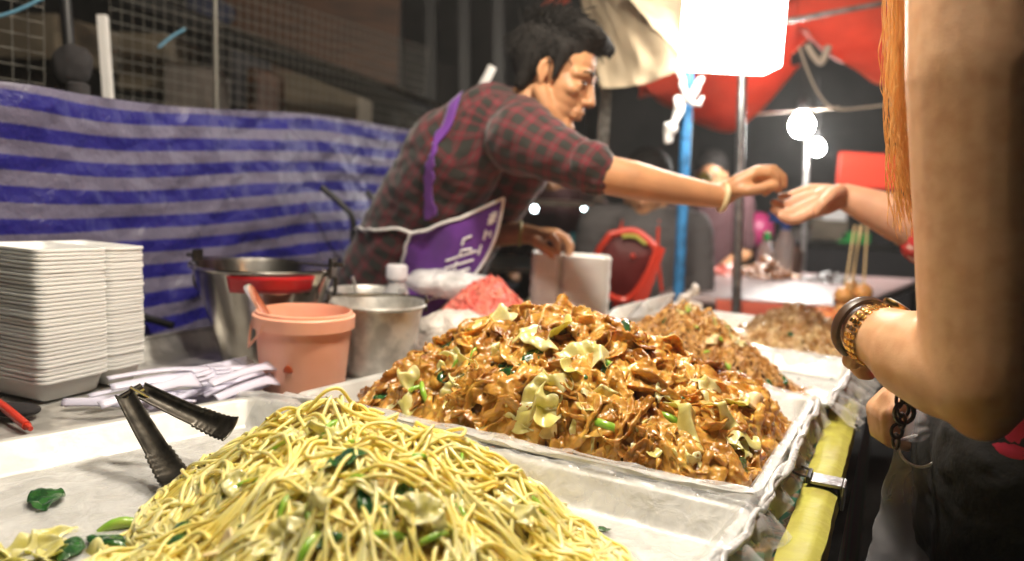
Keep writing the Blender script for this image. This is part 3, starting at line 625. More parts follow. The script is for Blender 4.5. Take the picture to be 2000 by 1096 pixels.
# --- yellow egg noodles
cY = V2(P(640, 755, .69))
HY = hfun([(cY, .106, .150, 1.12), (V2(P(855, 840, .66)), .084, .125, 1.25), (V2(P(740, 970, .56)), .096, .14, 1.25), (V2(P(560, 950, .60)), .060, .085, 1.2), (V2(P(440, 1030, .56)), .036, .095, 1.0), (V2(P(300, 1050, .54)), .020, .085, .9), (V2(P(980, 940, .62)), .052, .095, 1.1), (V2(P(1140, 1040, .58)), .016, .07, .9), (V2(P(1030, 1020, .58)), .030, .10, 1.0), (V2(P(330, 1090, .52)), .014, .08, 1.0)], Q1, .03, .005, 55, 1)
cc = V2(P(680, 950, .58)); rg = np.random.default_rng(5)
s1 = strands(walk(HY, 860, 84, .0044, seeds_on(HY, cc, .28, 860, rg, .006, .55), 6, 13, 3.6, (-.006, .0035), .0034, rg, .0016), .0018, 7)
s2 = strands(walk(HY, 150, 80, .0044, seeds_on(HY, cc, .26, 150, rg, .02, .6), 16, 7, 8, (-.001, .005), .0055, rg, .0016), .00175, 7)
s3 = strands(walk(HY, 18, 60, .004, seeds_on(HY, cc, .26, 18, rg, .04, .7), 55, 1, 16, (.003, .008), .006, rg, .0018), .0018, 7)
s4 = strands(walk(HY, 150, 34, .0036, seeds_on(HY, cc, .30, 150, rg, .0005), 30, 4, 14, (-.001, .003), .002, rg, .0018), .0018, 7)
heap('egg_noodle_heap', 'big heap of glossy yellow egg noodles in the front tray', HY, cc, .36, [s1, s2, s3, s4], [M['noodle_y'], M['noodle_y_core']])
# --- brown wide noodles
cBn = V2(P(1062, 600, 1.02))
HB = hfun([(cBn, .130, .235, 1.25), (V2(P(1170, 640, .97)), .118, .19, 1.3), (V2(P(940, 690, 1.02)), .085, .13, 1.25), (V2(P(835, 765, 1.0)), .042, .10, 1.2), (V2(P(1330, 740, .96)), .09, .17, 1.25), (V2(P(1455, 830, .95)), .055, .11, 1.3), (V2(P(1350, 870, .84)), .05, .14, 1.3), (V2(P(1130, 830, .86)), .06, .19, 1.3)], Q2, .045, .007, 40, 2)
cb2 = V2(P(1130, 760, .97)); rg = np.random.default_rng(9)
def rb(n, K, step, wlo, whi, off, wave, tw, cu, ru, jit, kap, thr=.012, bias=.3, wx=.004):
    Pt = walk(HB, n, K, step, seeds_on(HB, cb2, .34, n, rg, thr, bias), kap, 3, jit, off, wave, rg, .003); return ribbons(Pt, rg.uniform(wlo, whi, n), .0027, rg, tw, cu, ru, wx)
b1 = rb(300, 22, .0038, .010, .018, (-.008, .003), .0060, .25, .004, .0034, 18, 20, wx=.0045)
b2 = rb(150, 17, .0036, .013, .023, (-.006, .004), .0065, .28, .004, .0036, 26, 30, wx=.0050)
b4 = rb(170, 17, .0036, .006, .012, (-.003, .006), .008, .45, .007, .0045, 30, 35, wx=.003)
b5 = rb(200, 24, .0040, .009, .0155, (.000, .006), .005, .30, .004, .0030, 22, 24, wx=.0035)
b3 = rb(90, 14, .004, .006, .012, (-.002, .002), .003, .4, .004, .003, 20, 20, .001)
def fuse(sets, vox, it, amp=.0026):
    """let wet ribbons stick together: one soft skin over all of them"""
    vs, qs, o_ = [], [], 0
    for v, q in sets: vs.append(v); qs.append(q + o_); o_ += len(v)
    ob = arrays_mesh('w', np.concatenate(vs), np.concatenate(qs), [M['noodle_b']]); r = ob.modifiers.new('r', 'REMESH'); r.mode = 'VOXEL'; r.voxel_size = vox; s_ = ob.modifiers.new('s', 'SMOOTH'); s_.iterations = it; s_.factor = .5
    COL.objects.unlink(ob); TMP.collection.objects.link(ob); TMP.view_layers[0].update(); me = bpy.data.meshes.new_from_object(ob.evaluated_get(TMP.view_layers[0].depsgraph)); bpy.data.objects.remove(ob)
    v = np.zeros(len(me.vertices) * 3, np.float32); me.vertices.foreach_get('co', v); nn_ = np.zeros_like(v); me.vertex_normals.foreach_get('vector', nn_); v = v.reshape(-1, 3); nn_ = nn_.reshape(-1, 3)
    S_ = lambda f, a: np.sin(v[:, 0] * f + a + 1.7 * np.sin(v[:, 1] * f * .8 + a)) * np.sin(v[:, 1] * f * 1.1 + 2 * np.sin(v[:, 2] * f * .9 + a)) * np.sin(v[:, 2] * f * .9 + 1.3 * np.sin(v[:, 0] * f * .7) + a)
    v = v + nn_ * (amp * (S_(120, .3) + .7 * S_(210, 1.7) + .25 * S_(420, 2.6)))[:, None]; q = np.zeros(len(me.polygons) * 4, np.int32); me.polygons.foreach_get('vertices', q); return v.reshape(-1, 3), q.reshape(-1, 4)
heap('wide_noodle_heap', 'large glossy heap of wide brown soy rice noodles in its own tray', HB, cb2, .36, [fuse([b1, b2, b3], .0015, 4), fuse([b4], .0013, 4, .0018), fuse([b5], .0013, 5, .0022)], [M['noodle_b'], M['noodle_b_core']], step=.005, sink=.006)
# --- thin fried noodles, glass noodles
cT = V2(P(1340, 610, 1.37))
HT = hfun([(cT, .114, .165, 1.2), (V2(P(1400, 690, 1.30)), .070, .12, 1.25), (V2(P(1470, 740, 1.25)), .03, .085, 1.2), (V2(P(1300, 690, 1.30)), .05, .11, 1.2)], Q3, .03, .011, 90, 3); rg = np.random.default_rng(3)
t1 = strands(walk(HT, 2300, 26, .0024, seeds_on(HT, cT, .24, 2300, rg, .003, .3), 75, 3, 95, (-.005, .005), .0045, rg, .0012), .00125, 5)
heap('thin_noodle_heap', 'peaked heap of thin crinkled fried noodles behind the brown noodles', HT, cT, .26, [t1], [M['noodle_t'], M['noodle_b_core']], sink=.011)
cG = V2(P(1555, 610, 1.66))
HG = hfun([(cG, .082, .125, 1.25), (V2(P(1600, 650, 1.60)), .045, .09, 1.2), (V2(P(1500, 660, 1.6)), .035, .09, 1.2)], Q4, .02, .012, 85, 4); rg = np.random.default_rng(4)
g1 = strands(walk(HG, 1000, 34, .0042, seeds_on(HG, cG, .2, 1000, rg, .003, .4), 25, 5, 26, (-.005, .009), .008, rg, .0015), .0017, 6)
heap('glass_noodle_heap', 'small heap of pale brown glass noodles in the farther tray', HG, cG, .22, [g1], [M['noodle_g'], M['noodle_b_core']], sink=.012)
# --- behind: orange shreds, pale sheets, pink shreds
def plainheap(name, label, c, z0, h, R, n, K, step, r, m, mc, jit, seed, kap=25):
    global ZF
    old, ZF = ZF, z0; big = [(9, -9), (9, 9), (-9, 9), (-9, -9)]; H = hfun([(c, h, R, 1.3)], big, .01, .004, 70, seed); rgx = np.random.default_rng(seed)
    s = strands(walk(H, n, K, step, seeds_on(H, c, R, n, rgx, .003), kap, 4, jit, (-.003, .005), .004, rgx, r), r, 5); o = heap(name, label, H, c, R * 1.2, [s], [M[m], M[mc]], 'food'); ZF = old; return o
plainheap('carrot_heap', 'orange shredded heap behind the glass noodles', V2(P(1612, 610, 1.80)), .758, .075, .11, 260, 16, .004, .0025, 'orange_food', 'orange_food', 30, 21)
pk = P(955, 560, 1.56)
plainheap('pink_shred_heap', 'rounded heap of pink shreds between the bottle and the vendor foam stack', V2(pk), .752, P(955, 549, 1.56).z - .752, .125, 600, 16, .0045, .0022, 'pink_food', 'pink_food', 25, 22)
for i, (px, py, Y, sx) in enumerate(((1300, 632, 1.72, .11), (1385, 640, 1.66, .10), (1440, 632, 1.78, .1))):
    c = P(px, py, Y); mb = MB(); mb.grid(lambda u, v: (c.x + (u - .5) * sx * 2, c.y + (v - .5) * .09 + .02 * nz((u * 3, v, i)), max(.768, c.z + .006 * nz((u * 5, v * 5, i)) - .012 * (2 * v - 1) ** 2)), 24, 10)
    tag(mb.build('rice_sheet', M['pale_food'], solid=.004, subsurf=1, angle=180), ('pale rice sheet lying beside the tilted foam box', 'pale rice sheet lying right behind the thin noodle peak', 'pale rice sheet lying nearest the glass noodles')[i], 'food')
# ------------------------------------------------------------------ greens
def crumple(nx, ny, shape, amp, sc_, seed, bend, th=.0008):
    mb = MB()
    def fn(u, v):
        x, y = shape(u, v); z = bend * (x * x) * 8 + amp * (nz((x * sc_, y * sc_, seed), 1, seed) + .5 * nz((x * sc_ * 2.3, y * sc_ * 2.3, seed), 1, seed + 2))
        return (x + amp * .5 * nz((x * sc_, y * sc_, 5), 1, seed + 7), y + amp * .5 * nz((x * sc_, y * sc_, 9), 1, seed + 8), z)
    mb.grid(fn, nx, ny); return mb
def leafshape(l, w): return lambda u, v: ((v - .5) * l, (2 * u - 1) * w * math.sin(math.pi * min(.97, max(.06, v))) ** .7)
def sheetshape(l, w): return lambda u, v: ((v - .5) * l * (1 + .25 * math.sin(u * 7)), (u - .5) * w * (1 + .3 * math.sin(v * 5 + 1)))
def stem_mb(l, r, bend):
    mb = MB(); pts = [Vector(((t - .5) * l, 0, -bend * (2 * t - 1) ** 2 * l)) for t in [i / 10 for i in range(11)]]; mb.tube(pts, [r * (.7 + .3 * math.sin(math.pi * i / 10)) for i in range(11)], 8); return mb
PROT = {}
def protos():
    for k in range(4): PROT['leaf', k] = (crumple(8, 14, leafshape(.034 + .006 * k, .008 + .002 * k), .006, 60, k + 1, .6 - .4 * k), M['leaf_dark'], .0006, 'leaf_scrap')
    for k in range(4): PROT['cab', k] = (crumple(10, 12, sheetshape(.045 + .006 * k, .028), .022, 46, k + 11, .5 - .5 * (k % 2)), M['cabbage'], .0011, 'cabbage_piece')
    for k in range(3): PROT['stem', k] = (stem_mb(.030 + .008 * k, .0034 + .0007 * k, .12 + .1 * k), M['leaf_bright'], 0, 'spring_onion_piece')
    for k in range(2): PROT['chip', k] = (crumple(5, 6, leafshape(.013 + .004 * k, .004), .003, 120, k + 21, 1.2), M['leaf_dark' if k == 0 else 'leaf_bright'], .0006, 'green_chip')
    for k in range(2): PROT['pale', k] = (crumple(8, 10, leafshape(.034, .010 + .003 * k), .007, 55, k + 31, 2.0), M['garlic'], .003, 'egg_piece')
protos(); FIRST = {}
def place_at(kind, k, p, n, label, cat, group=None, scale=1, spin=None, lift=.002):
    mb, m, sol, nm = PROT[kind, k]
    if (kind, k) not in FIRST: o = FIRST[kind, k] = mb.build(nm, m, solid=sol, angle=180, subsurf=1 if kind in ('cab', 'pale') else 0)
    else: o = FIRST[kind, k].copy(); COL.objects.link(o)
    q = Vector((0, 0, 1)).rotation_difference(n) @ Quaternion((0, 0, 1), rnd.uniform(0, 6.28) if spin is None else spin)
    o.rotation_mode = 'QUATERNION'; o.rotation_quaternion = q; o.location = p + n * lift; o.scale = (scale,) * 3; tag(o, label, cat, group); return o
def hitH(H, px, py, z0=None):
    """where the line of sight meets a heap"""
    z0 = ZF if z0 is None else z0; d = ray(px, py).normalized(); s = .3
    while s < 3:
        p = C0 + d * s; h = float(H(np.array([p.x]), np.array([p.y]))[0])
        if p.z <= z0 + .003 + h: break
        s += .002
    e = .012; f = lambda x, y: float(H(np.array([x]), np.array([y]))[0])
    n = Vector((-(f(p.x + e, p.y) - f(p.x - e, p.y)) / (2 * e), -(f(p.x, p.y + e) - f(p.x, p.y - e)) / (2 * e), 1)).normalized(); return p, n
def put(H, kind, k, px, py, label, cat, group=None, scale=1, spin=None, lift=.004):
    p, n = hitH(H, px, py); return place_at(kind, k, p, n, label, cat, group, scale, spin, lift)
def where(px, py, box):
    x0, y0, x1, y1 = box; h = 'left' if px < x0 + (x1 - x0) / 3 else 'right' if px > x1 - (x1 - x0) / 3 else 'middle'; return h
gy = 'greens mixed into the yellow noodles'
put(HY, 'leaf', 3, 672, 905, 'largest dark green leaf on the face of the yellow noodles', 'leaf', gy, .8, .4, .004)
put(HY, 'leaf', 1, 790, 965, 'dark green leaf right of the largest leaf on the yellow noodles', 'leaf', gy, .7, 1.2, .002)
for px, py in ((820, 985), (885, 990), (760, 1000), (650, 900), (795, 830), (1030, 945), (1078, 965), (900, 975), (715, 985), (340, 1050), (560, 935), (480, 1010), (640, 1060), (990, 1060), (1165, 1035)):
    put(HY, rnd.choice(['leaf', 'chip']), rnd.choice([0, 1]), px, py, 'small dark green leaf scrap tucked into the yellow noodles', 'leaf', gy, rnd.uniform(.4, .7), None, .002)
for px, py, s in ((540, 880, .7), (820, 900, .6), (700, 940, .6), (900, 900, .5), (560, 990, .8), (850, 1050, .7), (1100, 1010, .6), (610, 1000, 1), (480, 955, 1.1), (755, 1050, .9), (960, 870, .6), (1040, 985, .8), (1005, 990, .7), (645, 840, .8), (690, 870, .5), (600, 1080, .8), (900, 1010, .5)):
    put(HY, 'stem', rnd.choice([0, 1]), px, py, 'bright green spring onion piece tucked into the yellow noodles', 'spring onion', gy, s)
for px, py in ((470, 950), (610, 1005), (830, 1010), (640, 850), (560, 1050), (1000, 1000)): put(HY, 'cab', rnd.choice([0, 1]), px, py, 'pale green cabbage piece tucked into the yellow noodles', 'cabbage', gy, .7)
put(HY, 'pale', 1, 440, 1075, 'pale brown egg piece low on the near side of the yellow noodles', 'egg', gy, .8)
gt = 'scraps lying on the front tray film'
put(HY, 'leaf', 3, 92, 980, 'lone dark green leaf lying on bare film near the tray edge', 'leaf', gt, 1.05, 2.0, .006)
put(HY, 'stem', 2, 235, 1030, 'long yellow green spring onion strip lying flat beside the noodles', 'spring onion', gt, 1.1, .4)
for px, py in ((350, 1060), (290, 1080), (135, 1080), (210, 1065)): put(HY, 'leaf', 2, px, py, 'dark green leaf in the wet pile at the tray corner below the lone leaf', 'leaf', gt, .9)
for px, py in ((60, 1075), (30, 1085), (100, 1060), (170, 1090)): put(HY, 'cab', 3, px, py, 'pale cabbage piece in the wet pile at the tray corner below the lone leaf', 'cabbage', gt, .9)
put(HY, 'cab', 2, 1195, 968, 'folded pale noodle scrap lying on film beside the brown noodle tray', 'noodle scrap', gt, 1.25, .2)
for px, py in ((1235, 995), (1075, 962), (1040, 935), (1060, 940)): put(HY, 'leaf', 0, px, py, 'dark leaf bit lying on film below the brown noodle tray rim', 'leaf', gt, .7)
gb = 'greens mixed into the brown noodles'
for px, py, s, sp, lab in ((1025, 612, 1.35, .9, 'large pale cabbage strip at the peak of the brown noodles'), (1055, 672, 1.1, 2.6, 'yellow cabbage square below the peak of the brown noodles'), (960, 640, .9, .2, 'long pale cabbage sliver left of the brown noodle peak'),
    (1145, 712, 1.0, .5, 'pale cabbage piece beside the yellow stem slice on the brown noodles'), (1075, 775, 1.0, 1.0, 'big yellow cabbage leaf on the middle of the brown noodles'), (1045, 800, .8, .3, 'cabbage piece just under the big yellow cabbage leaf'),
    (1340, 870, 1.2, 1.7, 'tall pale green cabbage piece low on the right of the brown noodles'), (1385, 780, 1.0, 2.2, 'ribbed cabbage strip on the right slope of the brown noodles'), (1420, 840, .9, 2.3, 'yellow cabbage strip between the right slope and the tray rim'), (800, 770, .8, 1.2, 'small cabbage piece at the left foot of the brown noodles'), (905, 720, .8, 2, 'cabbage piece on the left slope of the brown noodles')):
    put(HB, 'cab', rnd.choice([0, 1, 2]), px, py, lab, 'cabbage', gb, s * 1.3, sp, .008)
put(HB, 'pale', 0, 1455, 795, 'white egg piece near the far right rim of the brown noodles', 'egg', gb, 1.3, .8, .010)
put(HB, 'pale', 1, 1080, 845, 'small ivory egg piece on the lower front of the brown noodles', 'egg', gb, .7, .3, .008)
for px, py, s in ((980, 690, .8), (1240, 690, .7), (1110, 650, .7), (890, 770, .8), (1180, 780, .8), (1290, 770, .7), (1260, 850, .8), (1000, 830, .8), (1440, 880, .7), (1150, 860, .6), (1220, 640, .6), (870, 720, .7), (1340, 920, .7)):
    put(HB, 'cab', rnd.choice([0, 1, 3]), px, py, 'small pale cabbage shred mixed into the brown noodles', 'cabbage', gb, s, None, .005)
for px, py, s, sp in ((1185, 715, .9, 2.2), (1310, 827, 1.1, 2.6), (1185, 835, 1.2, 2.6), (805, 770, .8, .4), (930, 695, .6, 1), (830, 770, .9, 1.8), (900, 715, .7, .5)):
    put(HB, 'stem', rnd.choice([1, 2]), px, py, 'bright green stem piece lying on the brown noodles', 'spring onion', gb, s, sp, .008)
for px, py, s in ((985, 745, 1.2), (1000, 725, .9), (880, 745, 1.2), (905, 738, .9), (1060, 655, .6), (1210, 652, 1), (1080, 660, .7), (1190, 745, 1.0), (1125, 740, .6), (1040, 705, .8), (905, 660, .8), (880, 682, .7), (1215, 905, .9), (1050, 600, .7), (1465, 920, .8), (1500, 840, .6), (860, 690, .6), (745, 782, .6), (1395, 875, .6), (1330, 785, .5), (1440, 915, .7), (935, 655, .6), (1070, 592, .8)):
    put(HB, 'leaf', rnd.choice([0, 1, 2]), px, py, 'dark green wilted leaf lying on the brown noodles', 'leaf', gb, s, None, .007)
for px, py in ((1335, 700), (1360, 640), (1310, 660), (1420, 715), (1440, 735), (1300, 630), (1380, 690), (1320, 720), (1455, 745), (1390, 745), (1345, 605), (1500, 750), (1365, 605), (1400, 660)):
    put(HT, 'chip', rnd.choice([0, 1]), px, py, 'tiny green chip on the thin fried noodles', 'green chip', 'greens on the thin fried noodles', rnd.uniform(.9, 1.6))
for px, py, s in ((1420, 655, .8), (1395, 640, .6), (1340, 612, .6), (1440, 670, .5)): put(HT, 'cab', rnd.choice([0, 1]), px, py, 'pale cabbage shred on the thin fried noodles', 'cabbage', 'greens on the thin fried noodles', s)
put(HT, 'pale', 0, 1390, 668, 'pale egg lump at the middle of the thin fried noodles', 'egg', 'greens on the thin fried noodles', .9)
for px, py in ((1520, 735), (1535, 712), (1625, 745), (1560, 745), (1530, 745)): put(HT, rnd.choice(['chip', 'leaf']), 0, px, py, 'small dark scrap on the bare part of the thin noodle tray', 'leaf', 'scraps on the thin noodle tray', .7)
for px, py in ((1545, 655), (1575, 612), (1600, 640), (1520, 640), (1560, 600)): put(HG, 'chip', 0, px, py, 'tiny green chip on the glass noodles', 'green chip', 'greens on the glass noodles', 1.3)
# ================================================================== PEOPLE
def basis(c, yaw, pitch, roll=0):
    """head frame: x forward, y to its left, z up; yaw from +X, pitch > 0 looks down"""
    return Matrix.Translation(c) @ Matrix.Rotation(yaw, 4, 'Z') @ Matrix.Rotation(pitch, 4, 'Y') @ Matrix.Rotation(roll, 4, 'X')
def head_parts(B, s=1.0):
    R3 = B.to_3x3(); q = lambda x, y, z: B @ (Vector((x, y, z)) * s); L = []
    def E_(c, r, rot=None): L.append(('e', q(*c), tuple(k * s for k in r), R3 @ (rot or Matrix.Identity(3))))
    def Cc(ps, rs): L.append(('c', [q(*p) for p in ps], [k * s for k in rs]))
    E_((-.014, 0, .038), (.096, .075, .084)); E_((.036, 0, -.012), (.052, .060, .082)); E_((.028, 0, -.06), (.050, .053, .046))
    Cc([(.062, -.018, -.098), (.068, 0, -.102), (.062, .018, -.098)], [.016, .018, .016])
    for sy in (-1, 1):
        Cc([(-.005, sy * .058, -.045), (.02, sy * .052, -.075), (.052, sy * .026, -.097)], [.020, .018, .016])
        E_((.055, sy * .042, -.018), (.024, .020, .018)); Cc([(.080, sy * .010, .022), (.076, sy * .032, .024), (.058, sy * .052, .016)], [.010, .011, .010])
        E_((.093, sy * .012, -.036), (.009, .008, .007))
        Cc([(-.004, sy * .074, .020), (-.012, sy * .083, .012), (-.014, sy * .084, -.006), (-.004, sy * .076, -.030)], [.006, .007, .007, .006]); E_((-.004, sy * .076, -.004), (.010, .004, .024))
        E_((.072, sy * .030, -.003), (.011, .017, .008))
    Cc([(.082, 0, .012), (.093, 0, -.012), (.103, 0, -.031)], [.009, .0095, .0100]); Cc([(.081, -.020, -.061), (.089, 0, -.058), (.081, .020, -.061)], [.006, .0068, .006])
    Cc([(.079, -.018, -.071), (.087, 0, -.071), (.079, .018, -.071)], [.0065, .0075, .0065]); E_((.078, 0, -.052), (.012, .022, .016))
    return L
def face_bits(B, parent, s=1.0, brow=True):
    q = lambda x, y, z: B @ (Vector((x, y, z)) * s)
    for sy in (-1, 1):
        MB().ball(q(.0755, sy * .031, .001), (.0098 * s, .0115 * s, .0062 * s), 14, 0, B.to_3x3()).build('eye', M['eye'], parent)
        if brow: MB().tube([q(.088, sy * .013, .024), q(.088, sy * .028, .030), q(.074, sy * .050, .025)], [.003 * s, .0042 * s, .002 * s], 8).build('eyebrow', M['hair_black'], parent)
def uv_limb(o, axes):
    """tartan coordinates: distance along and around the nearest limb axis"""
    me = o.data; uvl = me.uv_layers.new(name='UVMap'); cs = np.zeros(len(me.vertices) * 3); me.vertices.foreach_get('co', cs); cs = cs.reshape(-1, 3); best = np.full(len(cs), 9.); UV = np.zeros((len(cs), 2))
    for a, b, r, ref in axes:
        a, b = np.array(a), np.array(b); d = b - a; ln = np.linalg.norm(d); d /= ln; t = (cs - a) @ d; tc = np.clip(t, 0, ln); near = a + tc[:, None] * d; rv = cs - near; dist = np.linalg.norm(rv, axis=1) - r
        e1 = np.array(ref) - np.dot(ref, d) * d; e1 /= np.linalg.norm(e1); e2 = np.cross(d, e1); ang = np.arctan2(rv @ e2, rv @ e1); m = dist < best; best = np.where(m, dist, best); UV[m, 0] = t[m]; UV[m, 1] = ang[m] * r * 1.1
    li = np.zeros(len(me.loops), np.int32); me.loops.foreach_get('vertex_index', li); uvl.data.foreach_set('uv', UV[li].astype(np.float32).ravel())
def plaid():
    m = mat('tartan cloth', (.1, .1, .1), .85, bump=.3, bscale=70, sheen=.2); n = m.node_tree.nodes; l = m.node_tree.links; uv = n.new('ShaderNodeUVMap'); sp = n.new('ShaderNodeSeparateXYZ'); l.new(uv.outputs[0], sp.inputs[0])
    def band(sock, per, ph, wd):
        a = n.new('ShaderNodeMath'); a.operation = 'MULTIPLY_ADD'; a.inputs[1].default_value = 1 / per; a.inputs[2].default_value = ph; l.new(sock, a.inputs[0]); f = n.new('ShaderNodeMath'); f.operation = 'FRACT'; l.new(a.outputs[0], f.inputs[0])
        g = n.new('ShaderNodeMath'); g.operation = 'LESS_THAN'; g.inputs[1].default_value = wd; l.new(f.outputs[0], g.inputs[0]); return g.outputs[0]
    def mix(c1, c2, fac):
        x = n.new('ShaderNodeMix'); x.data_type = 'RGBA'; l.new(fac, x.inputs['Factor']) if not isinstance(fac, float) else setattr(x.inputs['Factor'], 'default_value', fac)
        for s_, c in (('A', c1), ('B', c2)):
            i = [k for k in x.inputs if k.name == s_ and k.type == 'RGBA'][0]
            if isinstance(c, tuple): i.default_value = c
            else: l.new(c, i)
        return [k for k in x.outputs if k.type == 'RGBA'][0]
    per = .036
    def axis(s): 
        base = mix((.125, .003, .013, 1), (.012, .012, .009, 1), band(s, per, 0, .58)); return mix(base, (.06, .054, .047, 1), band(s, per, .27, .06))
    r = mix(axis(sp.outputs[0]), axis(sp.outputs[1]), .5); l.new(r, n['Principled BSDF'].inputs['Base Color']); return m
def hand_parts(wrist, palm, knuckles, fingers, thumb, r=.0085, pr=.014):
    """palm from wrist to knuckles, four curled fingers and a thumb from the side of the palm"""
    L = [('c', [wrist, palm], [.023, .021])]
    for k in knuckles: L.append(('c', [wrist, wrist.lerp(k, .55), k], [.017, pr, r * 1.25]))
    for k, f in zip(knuckles, fingers): L.append(('c', [k] + f, [r * 1.2, r * 1.1, r, r * .82][:len(f) + 1]))
    L.append(('c', thumb, [.0135, .0115, .0105, .0085][:len(thumb)])); return L
# ------------------------------------------------------------------ vendor
ax4 = [P(765, 590, 1.97), P(865, 425, 1.86), P(942, 312, 1.77), P(1000, 250, 1.72)]
vd = thing('person', 'vendor in a plaid shirt and purple apron leaning over the stall to hand something across', 'person', Vector((ax4[0].x, ax4[0].y, 0)))
HBm = basis(P(1086, 151, 1.65), math.radians(-20), math.radians(17), math.radians(-4))
shR, elR, wrR = P(1022, 272, 1.55), P(1166, 338, 1.46), P(1405, 384, 1.49)
shL, elL, wrL = P(985, 275, 1.88), P(905, 450, 1.92), P(1026, 457, 1.80)
YO = Vector((.05, .075, 0))
body = head_parts(HBm, .90)
nk = HBm @ Vector((-.03, 0, -.07)); body += [('c', [nk, P(1035, 222, 1.68), ax4[3]], [.052, .054, .075])]
hipz = Vector((ax4[0].x - .02, ax4[0].y + .02, ax4[0].z - .05))
for s in (-1, 1): body.append(('c', [hipz + YO * s * .9, ax4[1] + YO * s, ax4[2] + YO * s * 1.1, ax4[3] + YO * s * .9], [.10, .092, .092, .07]))
body += [('c', [ax4[3], shR], [.065, .055]), ('c', [ax4[3], shL], [.065, .055])]
body += [('c', [shR, shR.lerp(elR, .5), elR, P(1235, 352, 1.465), P(1310, 368, 1.475), wrR], [.05, .045, .037, .037, .030, .0225])]
body += [('c', [shL, elL, P(965, 456, 1.87), wrL], [.05, .04, .034, .024])]
for s in (-1, 1): k = hipz + YO * s * .95; body.append(('c', [k, Vector((k.x - .02, k.y + .02, .46)), Vector((k.x - .05, k.y + .03, .09))], [.085, .055, .042])); body.append(('c', [Vector((k.x - .06, k.y + .03, .05)), Vector((k.x + .11, k.y - .02, .04))], [.04, .032]))
# right hand, pinched over the open palm
hy = lambda px, py, d=0: P(px, py, 1.5 + d)
body.append(('e', hy(1488, 354, -.008), (.026, .026, .016)))
body += hand_parts(wrR, hy(1450, 358), [hy(1474, 338, -.03), hy(1482, 334, -.01), hy(1484, 336, .012), hy(1478, 342, .032)],
    [[hy(1500, 338, -.032), hy(1514, 350, -.028), hy(1517, 364, -.022)], [hy(1510, 332, -.010), hy(1528, 347, -.010), hy(1530, 362, -.008)], [hy(1510, 338, .010), hy(1524, 354, .008), hy(1520, 370, .006)], [hy(1500, 348, .03), hy(1506, 364, .026), hy(1494, 376, .02)]],
    [hy(1432, 370, -.022), hy(1462, 372, -.042), hy(1490, 368, -.046), hy(1514, 364, -.036)], .0098, .019)
hl = lambda px, py, d=0: P(px, py, 1.76 + d)
body += hand_parts(wrL, hl(1055, 462, .01), [hl(1078, 462, -.032), hl(1084, 456, -.012), hl(1086, 455, .010), hl(1082, 459, .03)],
    [[hl(1088, 474, -.038), hl(1090, 490, -.038), hl(1088, 503, -.034)], [hl(1102, 464, -.012), hl(1112, 480, -.012), hl(1112, 496, -.012)], [hl(1106, 465, .01), hl(1115, 480, .01), hl(1114, 495, .008)], [hl(1100, 468, .03), hl(1108, 482, .028), hl(1106, 495, .024)]],
    [hl(1045, 470, -.025), hl(1062, 484, -.042), hl(1076, 494, -.044), hl(1082, 505, -.036)])
organic('body', body, M['skin_m'], vd, .0028, 7)
face_bits(HBm, vd, .90)
# hair: cap, sideburns, fringe and tufts
hq = lambda x, y, z: HBm @ (Vector((x, y, z)) * .90); R3 = HBm.to_3x3()
hair = [('e', hq(-.028, 0, .062), (.090, .077, .073), R3), ('e', hq(-.05, 0, .03), (.067, .075, .063), R3), ('e', hq(.02, 0, .096), (.058, .062, .037), R3)]
for sy in (-1, 1): hair += [('c', [hq(.02, sy * .072, .055), hq(.020, sy * .071, .02), hq(.018, sy * .068, -.012)], [.018, .011, .006]), ('c', [hq(-.045, sy * .07, .02), hq(-.055, sy * .06, -.045)], [.02, .014])]
for i in range(0):
    a = rnd.uniform(-2.9, 2.9); z = rnd.uniform(.02, .13); rr = .09 * math.sqrt(max(.05, 1 - ((z - .045) / .1) ** 2)); p = (-.025 + rr * 1.08 * math.cos(a), rr * .95 * math.sin(a), z + .01)
    if p[0] > .045 and z < .085: continue
    d = Vector((p[0] + .02, p[1], .05)).normalized() * rnd.uniform(.006, .016) + Vector((rnd.uniform(-.01, .02), rnd.uniform(-.01, .01), rnd.uniform(-.01, .012)))
    hair.append(('c', [hq(*(Vector(p) * .97)), hq(*(Vector(p) + d))], [.013, .007]))
for i in range(14):
    y = -.06 + .12 * i / 13; hair.append(('c', [hq(.035, y, .118), hq(.078 + rnd.uniform(-.004, .012), y * .95, .108 + rnd.uniform(-.01, .01)), hq(.084 + rnd.uniform(-.008, .010), y * .9 + rnd.uniform(-.01, .01), .092 + rnd.uniform(-.012, .012))], [.014, .010, .004]))
organic('hair', hair, M['hair_black'], vd, .004, 14, .0015, 40, 2)
hn_, hk = 2200, 12; hp_ = np.zeros((hn_, hk, 3))
for i in range(hn_):
    while True:
        d = Vector((rnd.gauss(0, 1), rnd.gauss(0, 1), rnd.gauss(.5, 1))).normalized()
        if not (d.x > .55 and d.z < .45) and not (d.z < -.25 and d.x > -.3): break
    q = Vector((-.026 + d.x * .098, d.y * .084, .060 + d.z * .080)); ln = rnd.uniform(.020, .040); comb = Vector((.55 if d.z > .3 else .1, d.y * .15, .15 if d.z > .3 else -.8)); tg_ = (comb - d * comb.dot(d)).normalized() + Vector((rnd.gauss(0, .4), rnd.gauss(0, .4), rnd.gauss(0, .3)))
    lift = rnd.uniform(.006, .020) * (1.3 if d.z > .4 else .5)
    for j in range(hk): t = j / (hk - 1); hp_[i, j] = hq(*(q + tg_ * ln * t + d * (lift * t - .012 * t * t)))
vv, qq = strands(hp_, .0011, 4); arrays_mesh('hair_strands', vv, qq, [M['hair_black']], None, vd)
